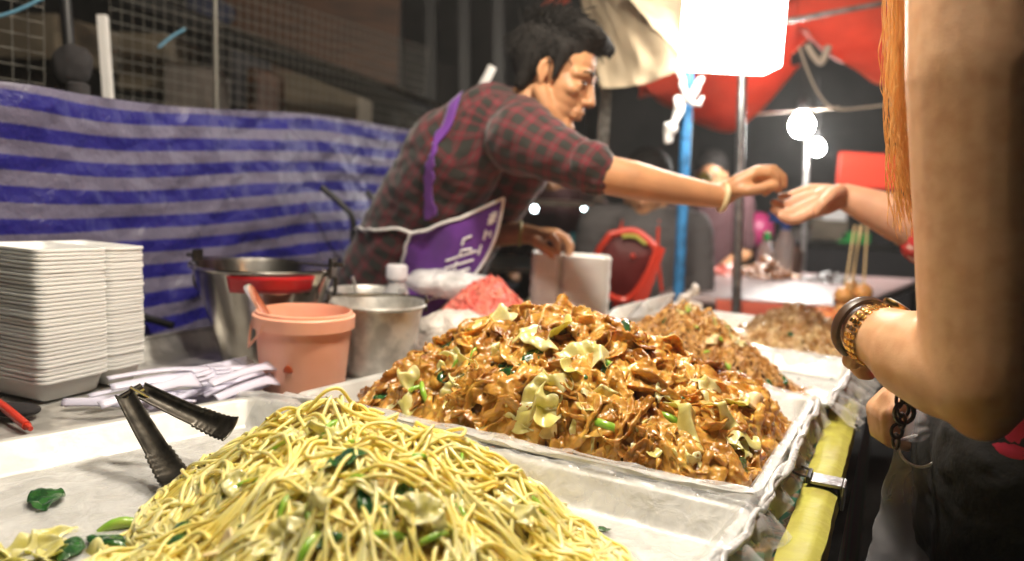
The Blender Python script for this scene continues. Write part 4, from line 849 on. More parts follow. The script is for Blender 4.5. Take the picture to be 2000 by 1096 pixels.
# shirt
shirt = []
for s in (-1, 1): shirt.append(('c', [hipz + YO * s * .95 + Vector((0, 0, -.02)), ax4[1] + YO * s, ax4[2] + YO * s * 1.1, ax4[3] + YO * s * .95], [.118, .112, .110, .085]))
shirt += [('c', [P(1030, 232, 1.70), ax4[3]], [.062, .09]), ('c', [ax4[3], shR, shR.lerp(elR, .45), shR.lerp(elR, .92)], [.085, .074, .058, .046]), ('c', [ax4[3], shL, shL.lerp(elL, .8)], [.085, .075, .058])]
so = organic('shirt', shirt, plaid(), vd, .006, 7, .009, 15, 5)
ref = (0, -1, .2)
uv_limb(so, [(ax4[0], ax4[1], .12, ref), (ax4[1], ax4[2], .12, ref), (ax4[2], ax4[3], .1, ref), (shR, elR, .065, (0, -1, 0)), (shL, elL, .065, ref)])
cf = organic('cuff', [('c', [shR.lerp(elR, .86), shR.lerp(elR, .97)], [.045, .044]), ('c', [shR.lerp(elR, .90) + Vector((0, -.01, .010)), shR.lerp(elR, .95)], [.046, .045])], so.data.materials[0], vd, .005, 4, .006, 40, 8)
uv_limb(cf, [(shR, elR, .05, (0, -1, 0))])
tr = []
for s in (-1, 1): k = hipz + YO * s * .95; tr.append(('c', [k + Vector((0, 0, .0)), Vector((k.x - .02, k.y + .02, .46)), Vector((k.x - .05, k.y + .03, .11))], [.112, .075, .06]))
organic('trousers', tr, M['trousers'], vd, .008, 6, .008, 14, 9)
# apron: bib hangs away from the chest, piped white
ap = [P(806, 447, 1.685), P(900, 426, 1.65), P(984, 387, 1.625)]; apb = [P(752, 600, 1.73), P(800, 640, 1.70), P(862, 610, 1.70)]
def apf(u, v):
    p = apf0(u, v); k = max(0, .45 - u) / .45
    if k > 0:
        ok_, q, n_s, _ = so.closest_point_on_mesh(p); q = q + n_s * .008; p = p.lerp(q, min(1, k * 1.6) * (1 - .6 * v))
    return p
def apf0(u, v):
    top = ap[0].lerp(ap[1], u * 2) if u < .5 else ap[1].lerp(ap[2], u * 2 - 1); bot = apb[0].lerp(apb[1], u * 2) if u < .5 else apb[1].lerp(apb[2], u * 2 - 1)
    p = top.lerp(bot, v); bul = math.sin(math.pi * v) * .030 * u + .010 * math.sin(u * 9 + v * 2) * v; p += Vector((bul * 1.0, -.012 * math.sin(math.pi * u) * (1 - v * .5) + .006 * nz(p, 14, 3), -bul * .3)); return p
mb = MB(); mb.grid(apf, 24, 24); mb.build('apron', M['purple'], vd, solid=.002, angle=180)
off = Vector((0, -.004, 0)); e = lambda u, v: apf(u, v) + off
mb = MB(); mb.tube([e(i / 20, 0) for i in range(21)], .0035, 6); mb.tube([e(1, i / 20) for i in range(21)], .0035, 6); mb.tube([e(0, i / 20) for i in range(21)], .0035, 6)
mb.tube([(lambda ok_q: ok_q[1] + ok_q[2] * .006)(so.closest_point_on_mesh(p_)) for p_ in bez([ap[0] + off, P(775, 446, 1.675), P(742, 449, 1.70), P(712, 452, 1.79)], 6)], .0035, 6); mb.build('apron_piping', M['piping'], vd)
mb = MB(); c = bez([P(838, 268, 1.6), P(818, 330, 1.665), P(822, 390, 1.69), P(838, 438, 1.72)], 8); t_ = Vector((1, 0, .25)).normalized()
c2 = bez([P(866, 222, 1.72), P(832, 290, 1.632), P(812, 350, 1.622), P(826, 442, 1.668)], 8); n_ = len(c2)
def snap(p, off_):
    ok_, q, n_s, _ = so.closest_point_on_mesh(p); return q + n_s * off_ if ok_ else p
c2 = bez([P(900, 196, 1.62), P(862, 230, 1.56), P(832, 285, 1.54), P(815, 345, 1.54), P(816, 400, 1.55), P(832, 446, 1.6)], 8); n_ = len(c2)
mb.grid(lambda u, v: snap(c2[min(int(v * (n_ - 1)), n_ - 1)] + t_ * (u - .5) * .030, .005), 4, n_ - 1); mb.build('apron_strap', M['purple'], vd, solid=.002)
# white lettering on the apron (blurred in the photograph: upright strokes, loops and a blossom mark)
mb = MB()
def stroke(pts, wd=.0026):
    q = [apf(u, v) + Vector((-.0, -.0035, 0)) for u, v in pts]; mb.tube(q, wd, 5)
def glyph(u0, v0, su, sv, kind):
    G = {'i': [[(0, 0), (0, 1)]], 'n': [[(0, 1), (0, 0), (.8, .2), (.8, 1)]], 'u': [[(0, 0), (0, 1), (.8, 1), (.8, 0)]], 'h': [[(0, 0), (0, 1)], [(0, .5), (.7, .4), (.7, 1)]], 'r': [[(0, 1), (0, .1), (.6, 0)]], 'x': [[(0, 0), (.8, 1)], [(.8, 0), (0, 1)], [(.4, -.1), (.4, 1.1)], [(-.1, .5), (.9, .5)]]}
    for s_ in G[kind]: stroke([(u0 + a * su, v0 + b * sv) for a, b in s_])
for i, k in enumerate('xhi'): glyph(.86 - .012 * i, .08 + .115 * i, .10, .075, k)
for i, k in enumerate('rniui'): glyph(.62 + .01 * (i % 2), .20 + .10 * i, .13, .055, k)
for i in range(6): stroke([(.50 + .02 * (i % 2), .36 + .072 * i), (.80, .345 + .075 * i)], .0024)
mb.build('apron_lettering', M['piping'], vd)
mb = MB(); d = (wrR - P(1380, 380, 1.488)).normalized(); u_ = d.orthogonal().normalized(); b_ = d.cross(u_); c = P(1412, 384, 1.49)
mb.tube([c + (u_ * math.cos(a) + b_ * math.sin(a)) * .0265 for a in [k * math.pi / 12 for k in range(24)]], .0052, 8, closed=True); tag(mb.build('wristband', mat('pale wristband', (.62, .52, .30), .5)), 'pale wristband on the vendor outstretched wrist', 'wristband')
mb = MB(); c = P(1016, 456, 1.80); mb.tube([c + (Vector((.1, -.2, 0)).normalized().cross(Vector((0, 0, 1))) * 0 + Vector((0, math.cos(a), math.sin(a)))) * .0275 for a in [k * math.pi / 12 for k in range(24)]], .004, 8, closed=True); tag(mb.build('bracelet', mat('olive bracelet', (.35, .30, .08), .5)), 'thin olive bracelet on the vendor wrist above the foam boxes', 'bracelet')
# ------------------------------------------------------------------ customer in front
FW = WV.copy(); LF = Vector((-FW.y, FW.x, 0)) * 1.0          # she faces across the table; LF points to her left, towards the camera
wm = thing('person', 'customer with long orange brown hair and bare arm standing at the table edge', 'person', Vector((.56, .76, 0)))
shW, elW, wrW = P(1917, -110, .63), P(1912, 742, .615), P(1697, 648, .745)
shW2 = P(1913, 140, .63); tor = Vector((.575, .79, 0))
wb = [('c', [shW + Vector((.01, .02, .01)), shW2, P(1915, 420, .625), P(1916, 640, .62), elW], [.0545, .0535, .049, .0465, .0425])]
wb += [('c', [elW, P(1850, 722, .645), P(1790, 694, .68), P(1735, 664, .72), wrW], [.041, .0425, .0405, .0315, .0265]), ('e', P(1918, 800, .612), (.026, .026, .026))]
hw = lambda px, py, d=0: P(px, py, .79 + d)
wb += hand_parts(wrW, hw(1690, 680), [hw(1672, 700, .0), hw(1674, 690, .02), hw(1680, 684, .04), hw(1690, 680, .055)], [[hw(1672, 716, .0), hw(1684, 730, .0), hw(1700, 734, 0)], [hw(1668, 706, .02), hw(1680, 724, .02), hw(1696, 728, .02)], [hw(1676, 702, .04), hw(1686, 716, .04), hw(1700, 720, .04)], [hw(1690, 700, .055), hw(1698, 712, .055), hw(1708, 716, .05)]], [hw(1690, 676, -.02), hw(1672, 690, -.035), hw(1664, 704, -.035)], .0075, .013)
wb += [('c', [tor + Vector((-.02, .02, 1.20)), tor + Vector((0, 0, 1.02)), tor + Vector((-.01, -.01, .86))], [.10, .088, .105]), ('c', [shW, tor + Vector((-.02, .02, 1.27)), tor * 2 - Vector((shW.x, shW.y, 0)) + Vector((0, 0, shW.z))], [.05, .07, .05])]
shX = tor * 2 - Vector((shW.x, shW.y, 0)) + Vector((0, 0, shW.z)); wrX = P(1752, 806, .86)
wb += [('c', [shX, Vector((.76, 1.0, .99)), Vector((.56, .95, .90)), wrX + Vector((.03, .02, .01))], [.05, .04, .036, .026])]
wb += [('e', wrX, (.024, .02, .034))] + [('c', [wrX + Vector((.0, -.012 + .011 * k, .02)), wrX + Vector((-.018, -.016 + .012 * k, .0)), wrX + Vector((-.012, -.014 + .011 * k, -.03)), wrX + Vector((.01, -.01 + .01 * k, -.036))], [.009, .009, .008, .007]) for k in range(4)]
for s in (-1, 1): k = tor + LF * s * .085; wb.append(('c', [k + Vector((0, 0, .84)), k + Vector((.01, .0, .46)), k + Vector((.03, .01, .09))], [.09, .055, .036])); wb.append(('c', [k + Vector((.03, .0, .04)), k + Vector((0, 0, .035)) + FW * .15], [.036, .026]))
HW = basis(tor + Vector((0, 0, 1.49)) + FW * .10, math.atan2(FW.y, FW.x), math.radians(28)); wb += head_parts(HW, .95) + [('c', [HW @ Vector((-.03, 0, -.06)), tor + Vector((-.02, .01, 1.28))], [.045, .055])]
organic('body', wb, M['skin_w'], wm, .0035, 7)
face_bits(HW, wm, .95)
cap = [('e', HW @ Vector((-.02, 0, .05)), (.105, .088, .088), HW.to_3x3()), ('c', [HW @ Vector((-.06, 0, .03)), tor + Vector((.03, .03, 1.30)), tor + Vector((.05, .04, 1.1))], [.085, .09, .06])]
organic('hair', cap, M['hair_orange'], wm, .005, 3, .006, 50, 4)
# hair strands hanging past her cheek on the far side of the arm
n, K = 400, 44; hs = np.zeros((n, K, 3)); top = HW @ Vector((.055, 0, .05))
for i in range(n):
    Yd = rnd.uniform(.70, .82); x0 = rnd.triangular(1728, 1812, 1762); x1 = x0 + rnd.uniform(-16, 26) - (34 * rnd.random() if rnd.random() < .16 else 0); ln = rnd.triangular(170, 480, 400); q0 = P(x0 + 10, -420, Yd); q1 = P(x1 - 14, ln * .5, Yd); q2 = P(x1 + rnd.uniform(-10, 14) + 12, ln, Yd); a_, f_ = rnd.uniform(0, 6), rnd.uniform(5, 14)
    for j in range(K):
        t = j / (K - 1); p = q0 * (1 - t) ** 2 + q1 * 2 * t * (1 - t) + q2 * t * t; w_ = .0030 * t * math.sin(a_ + f_ * t) + .0022 * math.sin(a_ * 2 + f_ * 3.1 * t) * (.3 + t); hs[i, j] = (p.x + w_, p.y + w_, p.z)
vv, qq = strands(hs, .00042, 4); arrays_mesh('hair_lock', vv, qq, [M['hair_orange']], None, wm)
organic('top', [('c', [tor + Vector((-.02, .02, 1.17)), tor + Vector((0, 0, 1.02)), tor + Vector((-.005, -.01, .90)), tor + Vector((-.008, -.01, .84))], [.112, .104, .116, .120])] + [('c', [tor + LF * s * .085 + Vector((0, 0, .90)), tor + LF * s * .085 + Vector((0, 0, .85))], [.09, .104]) for s in (-1, 1)], M['pink_top'], wm, .006, 5, .006, 25, 3)
sh_ = [('c', [tor + Vector((-.01, -.01, .835)), tor + Vector((-.0, -.0, .76))], [.122, .124])]
for s in (-1, 1): k = tor + LF * s * .085; sh_.append(('c', [k + Vector((0, 0, .835)), k + Vector((.01, 0, .52))], [.110, .088]))
organic('shorts', sh_, M['shorts'], wm, .006, 6, .008, 22, 6)
# jewellery
wt = thing('wristwatch', 'gold link watch worn on the bare wrist of the near customer', 'watch', wrW)
axw = (wrW - P(1760, 680, .70)).normalized(); u_ = axw.cross(Vector((0, 0, 1))).normalized(); b_ = u_.cross(axw); rw = .0300; cw = wrW - axw * .012
mb = MB()
for k in range(26):
    a = 2 * math.pi * k / 26; o_ = u_ * math.cos(a) + b_ * math.sin(a); tn = -u_ * math.sin(a) + b_ * math.cos(a); R_ = Matrix((tn, axw, o_)).transposed()
    mb.box(cw + o_ * rw, (.0058, .0045, .0024), R_); mb.box(cw + o_ * rw + axw * .0052, (.0044, .004, .0020), R_); mb.box(cw + o_ * rw - axw * .0052, (.0044, .004, .0020), R_)
mb.build('link_band', M['gold'], wt, bevel=.0006)
a = math.radians(60); o_ = u_ * math.cos(a) + b_ * math.sin(a); zr_ = Vector((0, 0, 1)).rotation_difference(o_).to_matrix()
MB().lathe([(.0, 0), (.014, 0), (.015, .002), (.0145, .005), (.012, .006), (0, .006)], 32, cw + o_ * .030, 0, zr_).build('case', M['gold'], wt); MB().lathe([(0, .0062), (.0115, .0062), (.0115, .0066), (0, .0066)], 28, cw + o_ * .030, 0, zr_).build('dial', M['foam'], wt)
mb = MB(); c2 = cw + axw * .022; mb.tube([c2 + (u_ * math.cos(q) + b_ * math.sin(q)) * .0295 for q in [k * math.pi / 16 for k in range(32)]], .0034, 8, closed=True)
for v in range(len(mb.v)): q = Vector(mb.v[v]); mb.v[v] = tuple(q + axw * ((q - c2).dot(axw)) * 1.0)
tag(mb.build('leather_bracelet', M['strap_dark']), 'dark leather bracelet beside the gold watch', 'bracelet')
# clear bag with chain and clasp
bgc = P(1796, 890, .80); bt = thing('clear_bag', 'clear plastic bag on a dark chain hanging at the near customer hip', 'bag', Vector((bgc.x, bgc.y, bgc.z)))
tp = [P(1748, 862, .78), P(1768, 900, .765), P(1805, 912, .755), P(1842, 885, .76), P(1838, 852, .80), P(1795, 850, .82)]
ring = bez(tp + [tp[0]], 6)[:-1]; nr = len(ring); cen = sum(ring, Vector()) / nr
mb = MB(); mb.tube(ring, .0015, 6, closed=True); mb.build('rim', M['film_thick'], bt)
mb = MB()
def bagf(u, v):
    k = (u * nr) % nr; i = int(k); p = ring[i].lerp(ring[(i + 1) % nr], k - i); return cen + (p - cen) * (1 + .75 * v - .25 * v * v) + Vector((-.018 * v, 0, -.26 * v)) + Vector((nz(p + Vector((0, 0, v)), 22, 2), nz(p + Vector((0, 0, v)), 22, 4), 0)) * .004
mb.grid(bagf, nr, 24); mb.build('pouch', M['pvc'], bt, angle=180)
mb = MB(); u0, u1, u2 = P(1752, 862, .785), P(1790, 780, .80), P(1840, 846, .80)
mb.grid(lambda u, v: u0.lerp(u2, u).lerp(u1.lerp(P(1838, 800, .81), u), v) + Vector((0, -.012 * math.sin(u * 3.1) + .004 * nz((u * 6, v * 6, 0)), 0)), 14, 14); mb.build('flap', M['pvc'], bt, angle=180)
mb = MB(); cl = [P(1756, 782, .77), P(1764, 800, .77), P(1762, 822, .77), P(1752, 842, .77), P(1750, 862, .775)]
for i, p in enumerate(cl):
    e1 = Vector((1, 0, 0)) if i % 2 else Vector((0, 1, 0)); e2 = Vector((0, 0, 1)); mb.tube([p + e1 * .0058 * math.cos(q) + e2 * .0075 * math.sin(q) for q in [k * math.pi / 7 for k in range(14)]], .0019, 6, closed=True)
c = P(1766, 806, .765); mb.tube([c + Vector((.010 * math.cos(q), 0, .011 * math.sin(q))) for q in [k * math.pi / 8 for k in range(16)]], .0024, 6, closed=True); mb.build('chain', M['steel_dark'], bt)
# ------------------------------------------------------------------ second customer, mostly behind the first
t2 = Vector((1.10, 1.56, 0)); c2p = thing('person', 'second customer in a red patterned sleeve holding an open palm under the vendor hand', 'person', t2)
hz_ = lambda px, py, d=0: P(px, py, 1.50 + d)
w2 = hz_(1652, 385); e2 = P(1815, 462, 1.46); s2_ = t2 + Vector((-.08, -.13, 1.30))
cbod = [('c', [s2_, e2, P(1735, 418, 1.48), w2], [.05, .043, .041, .026])]
cbod += [('c', [w2, hz_(1612, 388)], [.024, .024])] + hand_parts(w2, hz_(1610, 392), [hz_(1584, 415, -.030), hz_(1576, 402, -.012), hz_(1576, 386, .010), hz_(1584, 370, .030)],
    [[hz_(1558, 428, -.034), hz_(1540, 430, -.034), hz_(1526, 423, -.034)], [hz_(1548, 414, -.014), hz_(1526, 418, -.014), hz_(1511, 409, -.014)], [hz_(1548, 396, .008), hz_(1527, 402, .008), hz_(1512, 396, .008)], [hz_(1558, 378, .028), hz_(1540, 384, .026), hz_(1526, 384, .026)]],
    [hz_(1640, 372, -.024), hz_(1624, 380, -.054), hz_(1606, 398, -.066), hz_(1594, 414, -.064)], .0095, .018)
cbod += [('c', [t2 + Vector((0, 0, 1.24)), t2 + Vector((0, 0, 1.0)), t2 + Vector((0, 0, .85))], [.12, .11, .12]), ('c', [s2_, t2 + Vector((0, 0, 1.30)), t2 + Vector((.08, .13, 1.30)), t2 + Vector((.05, .2, 1.0)), t2 + Vector((-.05, .2, .8))], [.055, .07, .055, .042, .032])]
for s in (-1, 1): k = t2 + LF * s * .09; cbod.append(('c', [k + Vector((0, 0, .84)), k + Vector((.01, .0, .46)), k + Vector((.03, .01, .09))], [.095, .06, .04])); cbod.append(('c', [k + Vector((.03, .0, .04)), k + Vector((0, 0, .035)) + FW * .16], [.038, .028]))
H2 = basis(t2 + Vector((0, 0, 1.53)) + FW * .05, math.atan2(FW.y, FW.x), math.radians(18)); cbod += head_parts(H2, .97) + [('c', [H2 @ Vector((-.03, 0, -.06)), t2 + Vector((0, 0, 1.3))], [.048, .06])]
organic('body', cbod, M['skin_c'], c2p, .003, 6); face_bits(H2, c2p, .97)
organic('hair', [('e', H2 @ Vector((-.025, 0, .055)), (.1, .086, .085), H2.to_3x3()), ('e', H2 @ Vector((-.05, 0, -.02)), (.06, .08, .09), H2.to_3x3())], M['hair_black'], c2p, .006, 3, .005, 50, 5)
redp = mat('red patterned cloth', (.55, .03, .03), .7, color2=(.75, .50, .45), vscale=45, cmix=(.55, .6))
organic('blouse', [('c', [t2 + Vector((0, 0, 1.24)), t2 + Vector((0, 0, 1.0)), t2 + Vector((0, 0, .85))], [.135, .125, .135]), ('c', [t2 + Vector((.08, .13, 1.29)), s2_, s2_.lerp(e2, .55), s2_.lerp(e2, .97)], [.07, .07, .062, .066])], redp, c2p, .007, 5, .008, 25, 7)
organic('trousers', [('c', [t2 + LF * s * .09 + Vector((0, 0, .84)), t2 + LF * s * .09 + Vector((.01, 0, .46)), t2 + LF * s * .09 + Vector((.03, .01, .1))], [.115, .08, .062]) for s in (-1, 1)], M['navy_cloth'], c2p, .009, 5, .006, 15, 8)
# ================================================================== BACKGROUND
# striped tarpaulin along the back-left of the stall
tl, trr = P(-330, 130, 1.02), P(812, 250, 2.34)
def tarp_mat():
    m = mat('striped tarpaulin', (.3, .3, .3), .42, spec=.3, bump=.8, bscale=26, bdist=.012); n = m.node_tree.nodes; l = m.node_tree.links; uv = n.new('ShaderNodeUVMap'); sp = n.new('ShaderNodeSeparateXYZ'); l.new(uv.outputs[0], sp.inputs[0])
    ns = n.new('ShaderNodeTexNoise'); ns.inputs['Scale'].default_value = 22; ns.inputs['Detail'].default_value = 6; l.new(uv.outputs[0], ns.inputs[0])
    a = n.new('ShaderNodeMath'); a.operation = 'MULTIPLY_ADD'; a.inputs[1].default_value = .10; l.new(ns.outputs[0], a.inputs[0]); l.new(sp.outputs[1], a.inputs[2]); f = n.new('ShaderNodeMath'); f.operation = 'FRACT'; l.new(a.outputs[0], f.inputs[0])
    r = n.new('ShaderNodeValToRGB'); l.new(f.outputs[0], r.inputs[0]); e = r.color_ramp.elements; e[0].position = .44; e[0].color = (.115, .105, .165, 1); e[1].position = .50; e[1].color = (.008, .007, .15, 1); q = e.new(.955); q.color = (.008, .007, .15, 1); q = e.new(.995); q.color = (.115, .105, .165, 1)
    ms = n.new('ShaderNodeTexNoise'); ms.inputs['Scale'].default_value = 60; ms.inputs['Detail'].default_value = 8; ms.inputs['Roughness'].default_value = .75; l.new(uv.outputs[0], ms.inputs[0])
    r2 = n.new('ShaderNodeMapRange'); r2.inputs[1].default_value = .52; r2.inputs[2].default_value = .8; r2.inputs[3].default_value = 0; r2.inputs[4].default_value = .55; l.new(ms.outputs[0], r2.inputs[0])
    x = n.new('ShaderNodeMix'); x.data_type = 'RGBA'; l.new(r2.outputs[0], x.inputs['Factor']); ca = [k for k in x.inputs if k.type == 'RGBA']; l.new(r.outputs[0], ca[0]); ca[1].default_value = (.27, .24, .31, 1)
    l.new([k for k in x.outputs if k.type == 'RGBA'][0], n['Principled BSDF'].inputs['Base Color']); return m
tn = Vector((trr.y - tl.y, -(trr.x - tl.x), 0)).normalized()
NU, NVt = 160, 90
def tarpf(u, v):
    p = tl.lerp(trr, u); sag = .007 * math.sin(u * math.pi * 3.2 + 1) * (1 - v); z = p.z + sag - v * (.80 + .0 * u)
    d = .022 * nz((u * 7, v * 5, 1), 1, 3) + .010 * nz((u * 22 + v * 9, v * 14 - u * 5, 2), 1, 5) + .004 * nz((u * 60, v * 45, 2), 1, 6)
    for (ua, va, ub, vb, am) in ((.52, .30, .80, .62, .020), (.50, .38, .92, .50, .013), (.36, .55, .60, .75, .014)):   # pulled folds
        ex, ey = ub - ua, vb - va; t = max(0, min(1, ((u - ua) * ex + (v - va) * ey) / (ex * ex + ey * ey))); ds = math.hypot(u - ua - t * ex, (v - va - t * ey) * .6); d += am * math.exp(-(ds / .022) ** 2) * math.sin(math.pi * t)
    return Vector((p.x, p.y, z)) + tn * (d + .05 * v * v)
mb = MB(); mb.grid(tarpf, NU, NVt); tpo = mb.build('striped_tarp', tarp_mat(), angle=180, weld=False)
tag(tpo, 'blue and white striped plastic tarp hung behind the buckets and foam boxes', 'tarp')
uvl = tpo.data.uv_layers.new(name='UVMap'); ln_t = (trr - tl).length
for lp in tpo.data.loops:
    i = lp.vertex_index; u = (i % (NU + 1)) / NU; v = (i // (NU + 1)) / NVt; uvl.data[lp.index].uv = (u * ln_t * 6, v * .80 / .0495 + .16 * nz((u * 5, v * 6, 0)) + .15)
def post(name, label, pts, r, m, cat, n=12, group=None, **k):
    mb = MB(); mb.tube(pts, r, n); return tag(mb.build(name, M[m], **k), label, cat, group)
bp = thing('support_post', 'black post tied to the striped tarp with dark straps', 'post', PZ(160, 660, .4) * 1.0)
pt, pb_ = P(118, -120, 1.52), P(172, 560, 1.52); bp.location = pb_
MB().tube([pt, pb_], .011, 12).build('pole', M['black_metal'], bp); MB().tube([pb_, Vector((pb_.x + .01, pb_.y, 0.002))], .011, 12).build('foot_pole', M['black_metal'], bp)
for px, py, w_, h_ in ((152, 178, .020, .03), (158, 262, .017, .028)): q = P(px, py, 1.37); MB().lathe([(.012, -h_ / 2), (w_, -h_ / 2 + .004), (w_ * .95, h_ / 2 - .004), (.012, h_ / 2)], 14, q).build('strap', M['dark_cloth'], bp)
bag('hanging_pouch', 'dark bag hanging on the black post above the tarp edge', P(140, 128, 1.50), (.040, .025, .042), 'dark_cloth', 33, 'bag')
post('blue_strap', 'pale blue plastic strap glinting across the wire panel at the frame corner', bez([P(-30, 40, 1.5), P(30, 22, 1.5), P(85, -4, 1.5)], 5), .0035, 'pale_blue', 'strap')
post('blue_strap', 'short pale blue strap end poking out in front of the wire panel', bez([P(310, 92, 1.9), P(338, 70, 1.9), P(362, 56, 1.9)], 5), .0032, 'pale_blue', 'strap')
# wire mesh panels
def wire_panel(label, p0, p1, z0, z1, s, r):
    mb = MB(); ln = (p1 - p0).length; n = int(ln / s); h = Vector((0, 0, 1)); d = (p1 - p0).normalized()
    for i in range(n + 1): q = p0 + d * (i * ln / n); mb.tube([Vector((q.x, q.y, z0)), Vector((q.x, q.y, z1))], r, 4)
    k = int((z1 - z0) / s)
    for i in range(k + 1): z = z0 + (z1 - z0) * i / k; mb.tube([Vector((p0.x, p0.y, z)), Vector((p1.x, p1.y, z))], r, 4)
    return tag(mb.build('wire_panel', M['wire'], weld=False), label, 'wire panel')
wp0, wp1 = P(-230, 100, 1.38), P(86, 100, 1.62); wire_panel('pale wire grid panel leaning above the tarp at the frame corner', wp0, wp1, 1.12, 1.55, .030, .0010)
wq0, wq1 = P(215, 100, 1.95), P(830, 200, 3.1); wire_panel('long wire grid panel standing behind the striped tarp', wq0, wq1, .9, 1.62, .030, .0011)
post('white_post', 'pale square post standing between the two wire panels', [P(200, 30, 1.85), P(222, 330, 1.85)], .013, 'white_cloth', 'post', 4)
post('pale_pipe', 'thin pale vertical pipe in front of the long wire panel', [P(420, -40, 2.1), P(424, 300, 2.1)], .006, 'wire', 'pipe')
post('roof_beam', 'dark beam slanting down above the long wire panel', [P(190, -30, 2.3), P(840, 224, 3.2)], .034, 'black_metal', 'beam', 8)
post('roof_beam', 'thin grey pipe resting along the top of the dark slanting beam', [P(420, 46, 2.4), P(860, 208, 3.1)], .011, 'steel_dark', 'pipe', 8)
def slab(name, label, cat, px0, py0, px1, py1, Y, th, m, yaw=0, group=None, bev=.004):
    a, b = P(px0, py0, Y), P(px1, py1, Y); c = (a + b) / 2 + Vector((0, th / 2, 0)); mb = MB(); mb.box(c, (abs(b.x - a.x), th, abs(a.z - b.z)), Matrix.Rotation(yaw, 3, 'Z')); return tag(mb.build(name, M[m], bevel=bev), label, cat, group)
slab('brown_board', 'large brown board hanging above the slanting beam behind the vendor', 'board', 425, -180, 772, 165, 3.5, .04, 'wood', .1)
for i, (x0, y0, x1, y1, Y, m, lab) in enumerate(((-60, 20, 140, 120, 2.6, 'cardboard', 'beige carton behind the corner wire panel'), (225, 60, 330, 180, 2.9, 'cardboard', 'brown carton behind the pale square post'), (305, 125, 402, 260, 2.7, 'grey_panel', 'mauve grey carton low behind the long wire panel'), (415, 60, 470, 210, 3.0, 'dark_cloth', 'black carton behind the thin pale pipe'), (520, 140, 700, 240, 3.3, 'cardboard', 'wide beige carton behind the long wire panel under the beam'), (-120, 110, 90, 230, 2.9, 'grey_panel', 'grey carton low behind the corner wire panel'), (440, 130, 520, 250, 3.1, 'wood', 'rusty brown carton between the black and wide beige cartons'))):
    slab('storage_box', lab, 'box', x0, y0, x1, y1, Y, .3, m, .2 * (i % 3 - 1), 'cartons stacked behind the wire panels', .01)
sh = thing('storage_rack', 'dark steel rack carrying cartons behind the wire panels', 'rack', Vector((P(200, 300, 3.05).x, 3.05, 0)))
for z in (.5, .95, 1.2): MB().box((-.95, 3.05, z - .16), (2.6, .5, .02)).build('shelf', M['steel_dark'], sh)
for x in (-2.2, .3): MB().box((x, 3.05, .80), (.04, .5, 1.598)).build('upright', M['steel_dark'], sh)
bag('cloth_bundle', 'dark green cloth bundle hanging over the beam behind the brown board edge', P(405, 30, 2.75), (.09, .06, .07), 'navy_cloth', 41, 'bundle')
for i, x in enumerate((775, 840, 905, 972)):
    post('stall_upright', ('dark upright at the edge of the brown board', 'second dark upright right of the brown board', 'dark upright nearer the vendor head', 'dark upright just behind the vendor hair')[i], [P(x, -120, 3.7), P(x + 6, 560, 3.7)], .035, 'black_metal', 'upright', 4)
slab('grey_sheet', 'grey sheet hanging between dark uprights behind the vendor back', 'sheet', 780, 120, 900, 330, 3.9, .03, 'dark_wall')
mb = MB(); a, b = P(915, 190, 2.1), P(962, 130, 2.1); mb.tube(bez([a, a.lerp(b, .5) + Vector((.01, 0, 0)), b], 5), [.008] * 5 + [.012] * 6, 8); tag(mb.build('plastic_tie', M['white_cloth']), 'twisted white plastic tie above the vendor shoulder', 'tie')
# bent black pipes of a push cart behind the buckets
ct = thing('push_cart', 'black bent pipe handles of a cart between the steel bucket and the vendor', 'cart', P(690, 640, 1.85))
MB().tube(bez([P(628, 365, 1.84), P(668, 400, 1.84), P(688, 425, 1.84), P(690, 470, 1.84), P(688, 600, 1.85)], 8), .0075, 10).build('handle', M['black_metal'], ct)
MB().tube(bez([P(716, 374, 2.0), P(740, 402, 2.0), P(752, 430, 2.0), P(752, 600, 2.0)], 8), .007, 10).build('handle', M['black_metal'], ct)
q0 = P(688, 600, 1.85); MB().box((q0.x + .03, q0.y + .08, .45), (.3, .3, .5)).build('cart_body', M['black_metal'], ct, bevel=.01)
post('black_bar', 'short black bar lying between the foam stack and the steel bucket', [P(255, 612, 1.42), P(338, 636, 1.42)], .007, 'black_metal', 'bar')
post('black_bar', 'thin black cable end under the short black bar', bez([P(262, 652, 1.42), P(285, 656, 1.42), P(300, 670, 1.42)], 5), .004, 'black_metal', 'cable')
# far dark walls closing the lane
mb = MB(); mb.box((-1.2, 7.2, 1.6), (9.5, .2, 3.199)); tag(mb.build('back_wall', M['dark_wall']), 'dark building wall closing the lane far behind the vendor', 'wall')
mb = MB(); mb.box((7.2, 9.5, 1.8), (8, .2, 3.599)); tag(mb.build('side_wall', M['dark_wall']), 'dark building wall far behind the hanging bulbs', 'wall')
# ------------------------------------------------------------------ lamps
def lamp(name, label, pos, r, glow, cord_top=None, group=None):
    t = thing(name, label, 'lamp', pos, group); mb = MB(); mb.lathe([(0, -r), (r * .6, -r * .82), (r * .95, -r * .3), (r, .1 * r), (r * .85, r * .6), (r * .45, r * 1.1), (r * .35, r * 1.3), (0, r * 1.3)], 24, pos); mb.build('bulb', glow, t)
    MB().lathe([(r * .42, r * 1.25), (r * .46, r * 1.3), (r * .46, r * 2.2), (r * .3, r * 2.4), (0, r * 2.4)], 16, pos).build('socket', M['black_metal'], t)
    MB().tube([pos + Vector((0, 0, r * 2.4)), cord_top or pos + Vector((0, 0, .6))], .003, 6).build('cord', M['black_metal'], t); return t
g_key = glowmat('warm bulb glow', (1, .90, .75), L_BULB)
lamp('hanging_bulb', 'lit bulb hanging under the stall canopy above the noodle trays', Vector((.10, .98, 1.86)), .05, g_key, Vector((.10, .98, 2.28)))
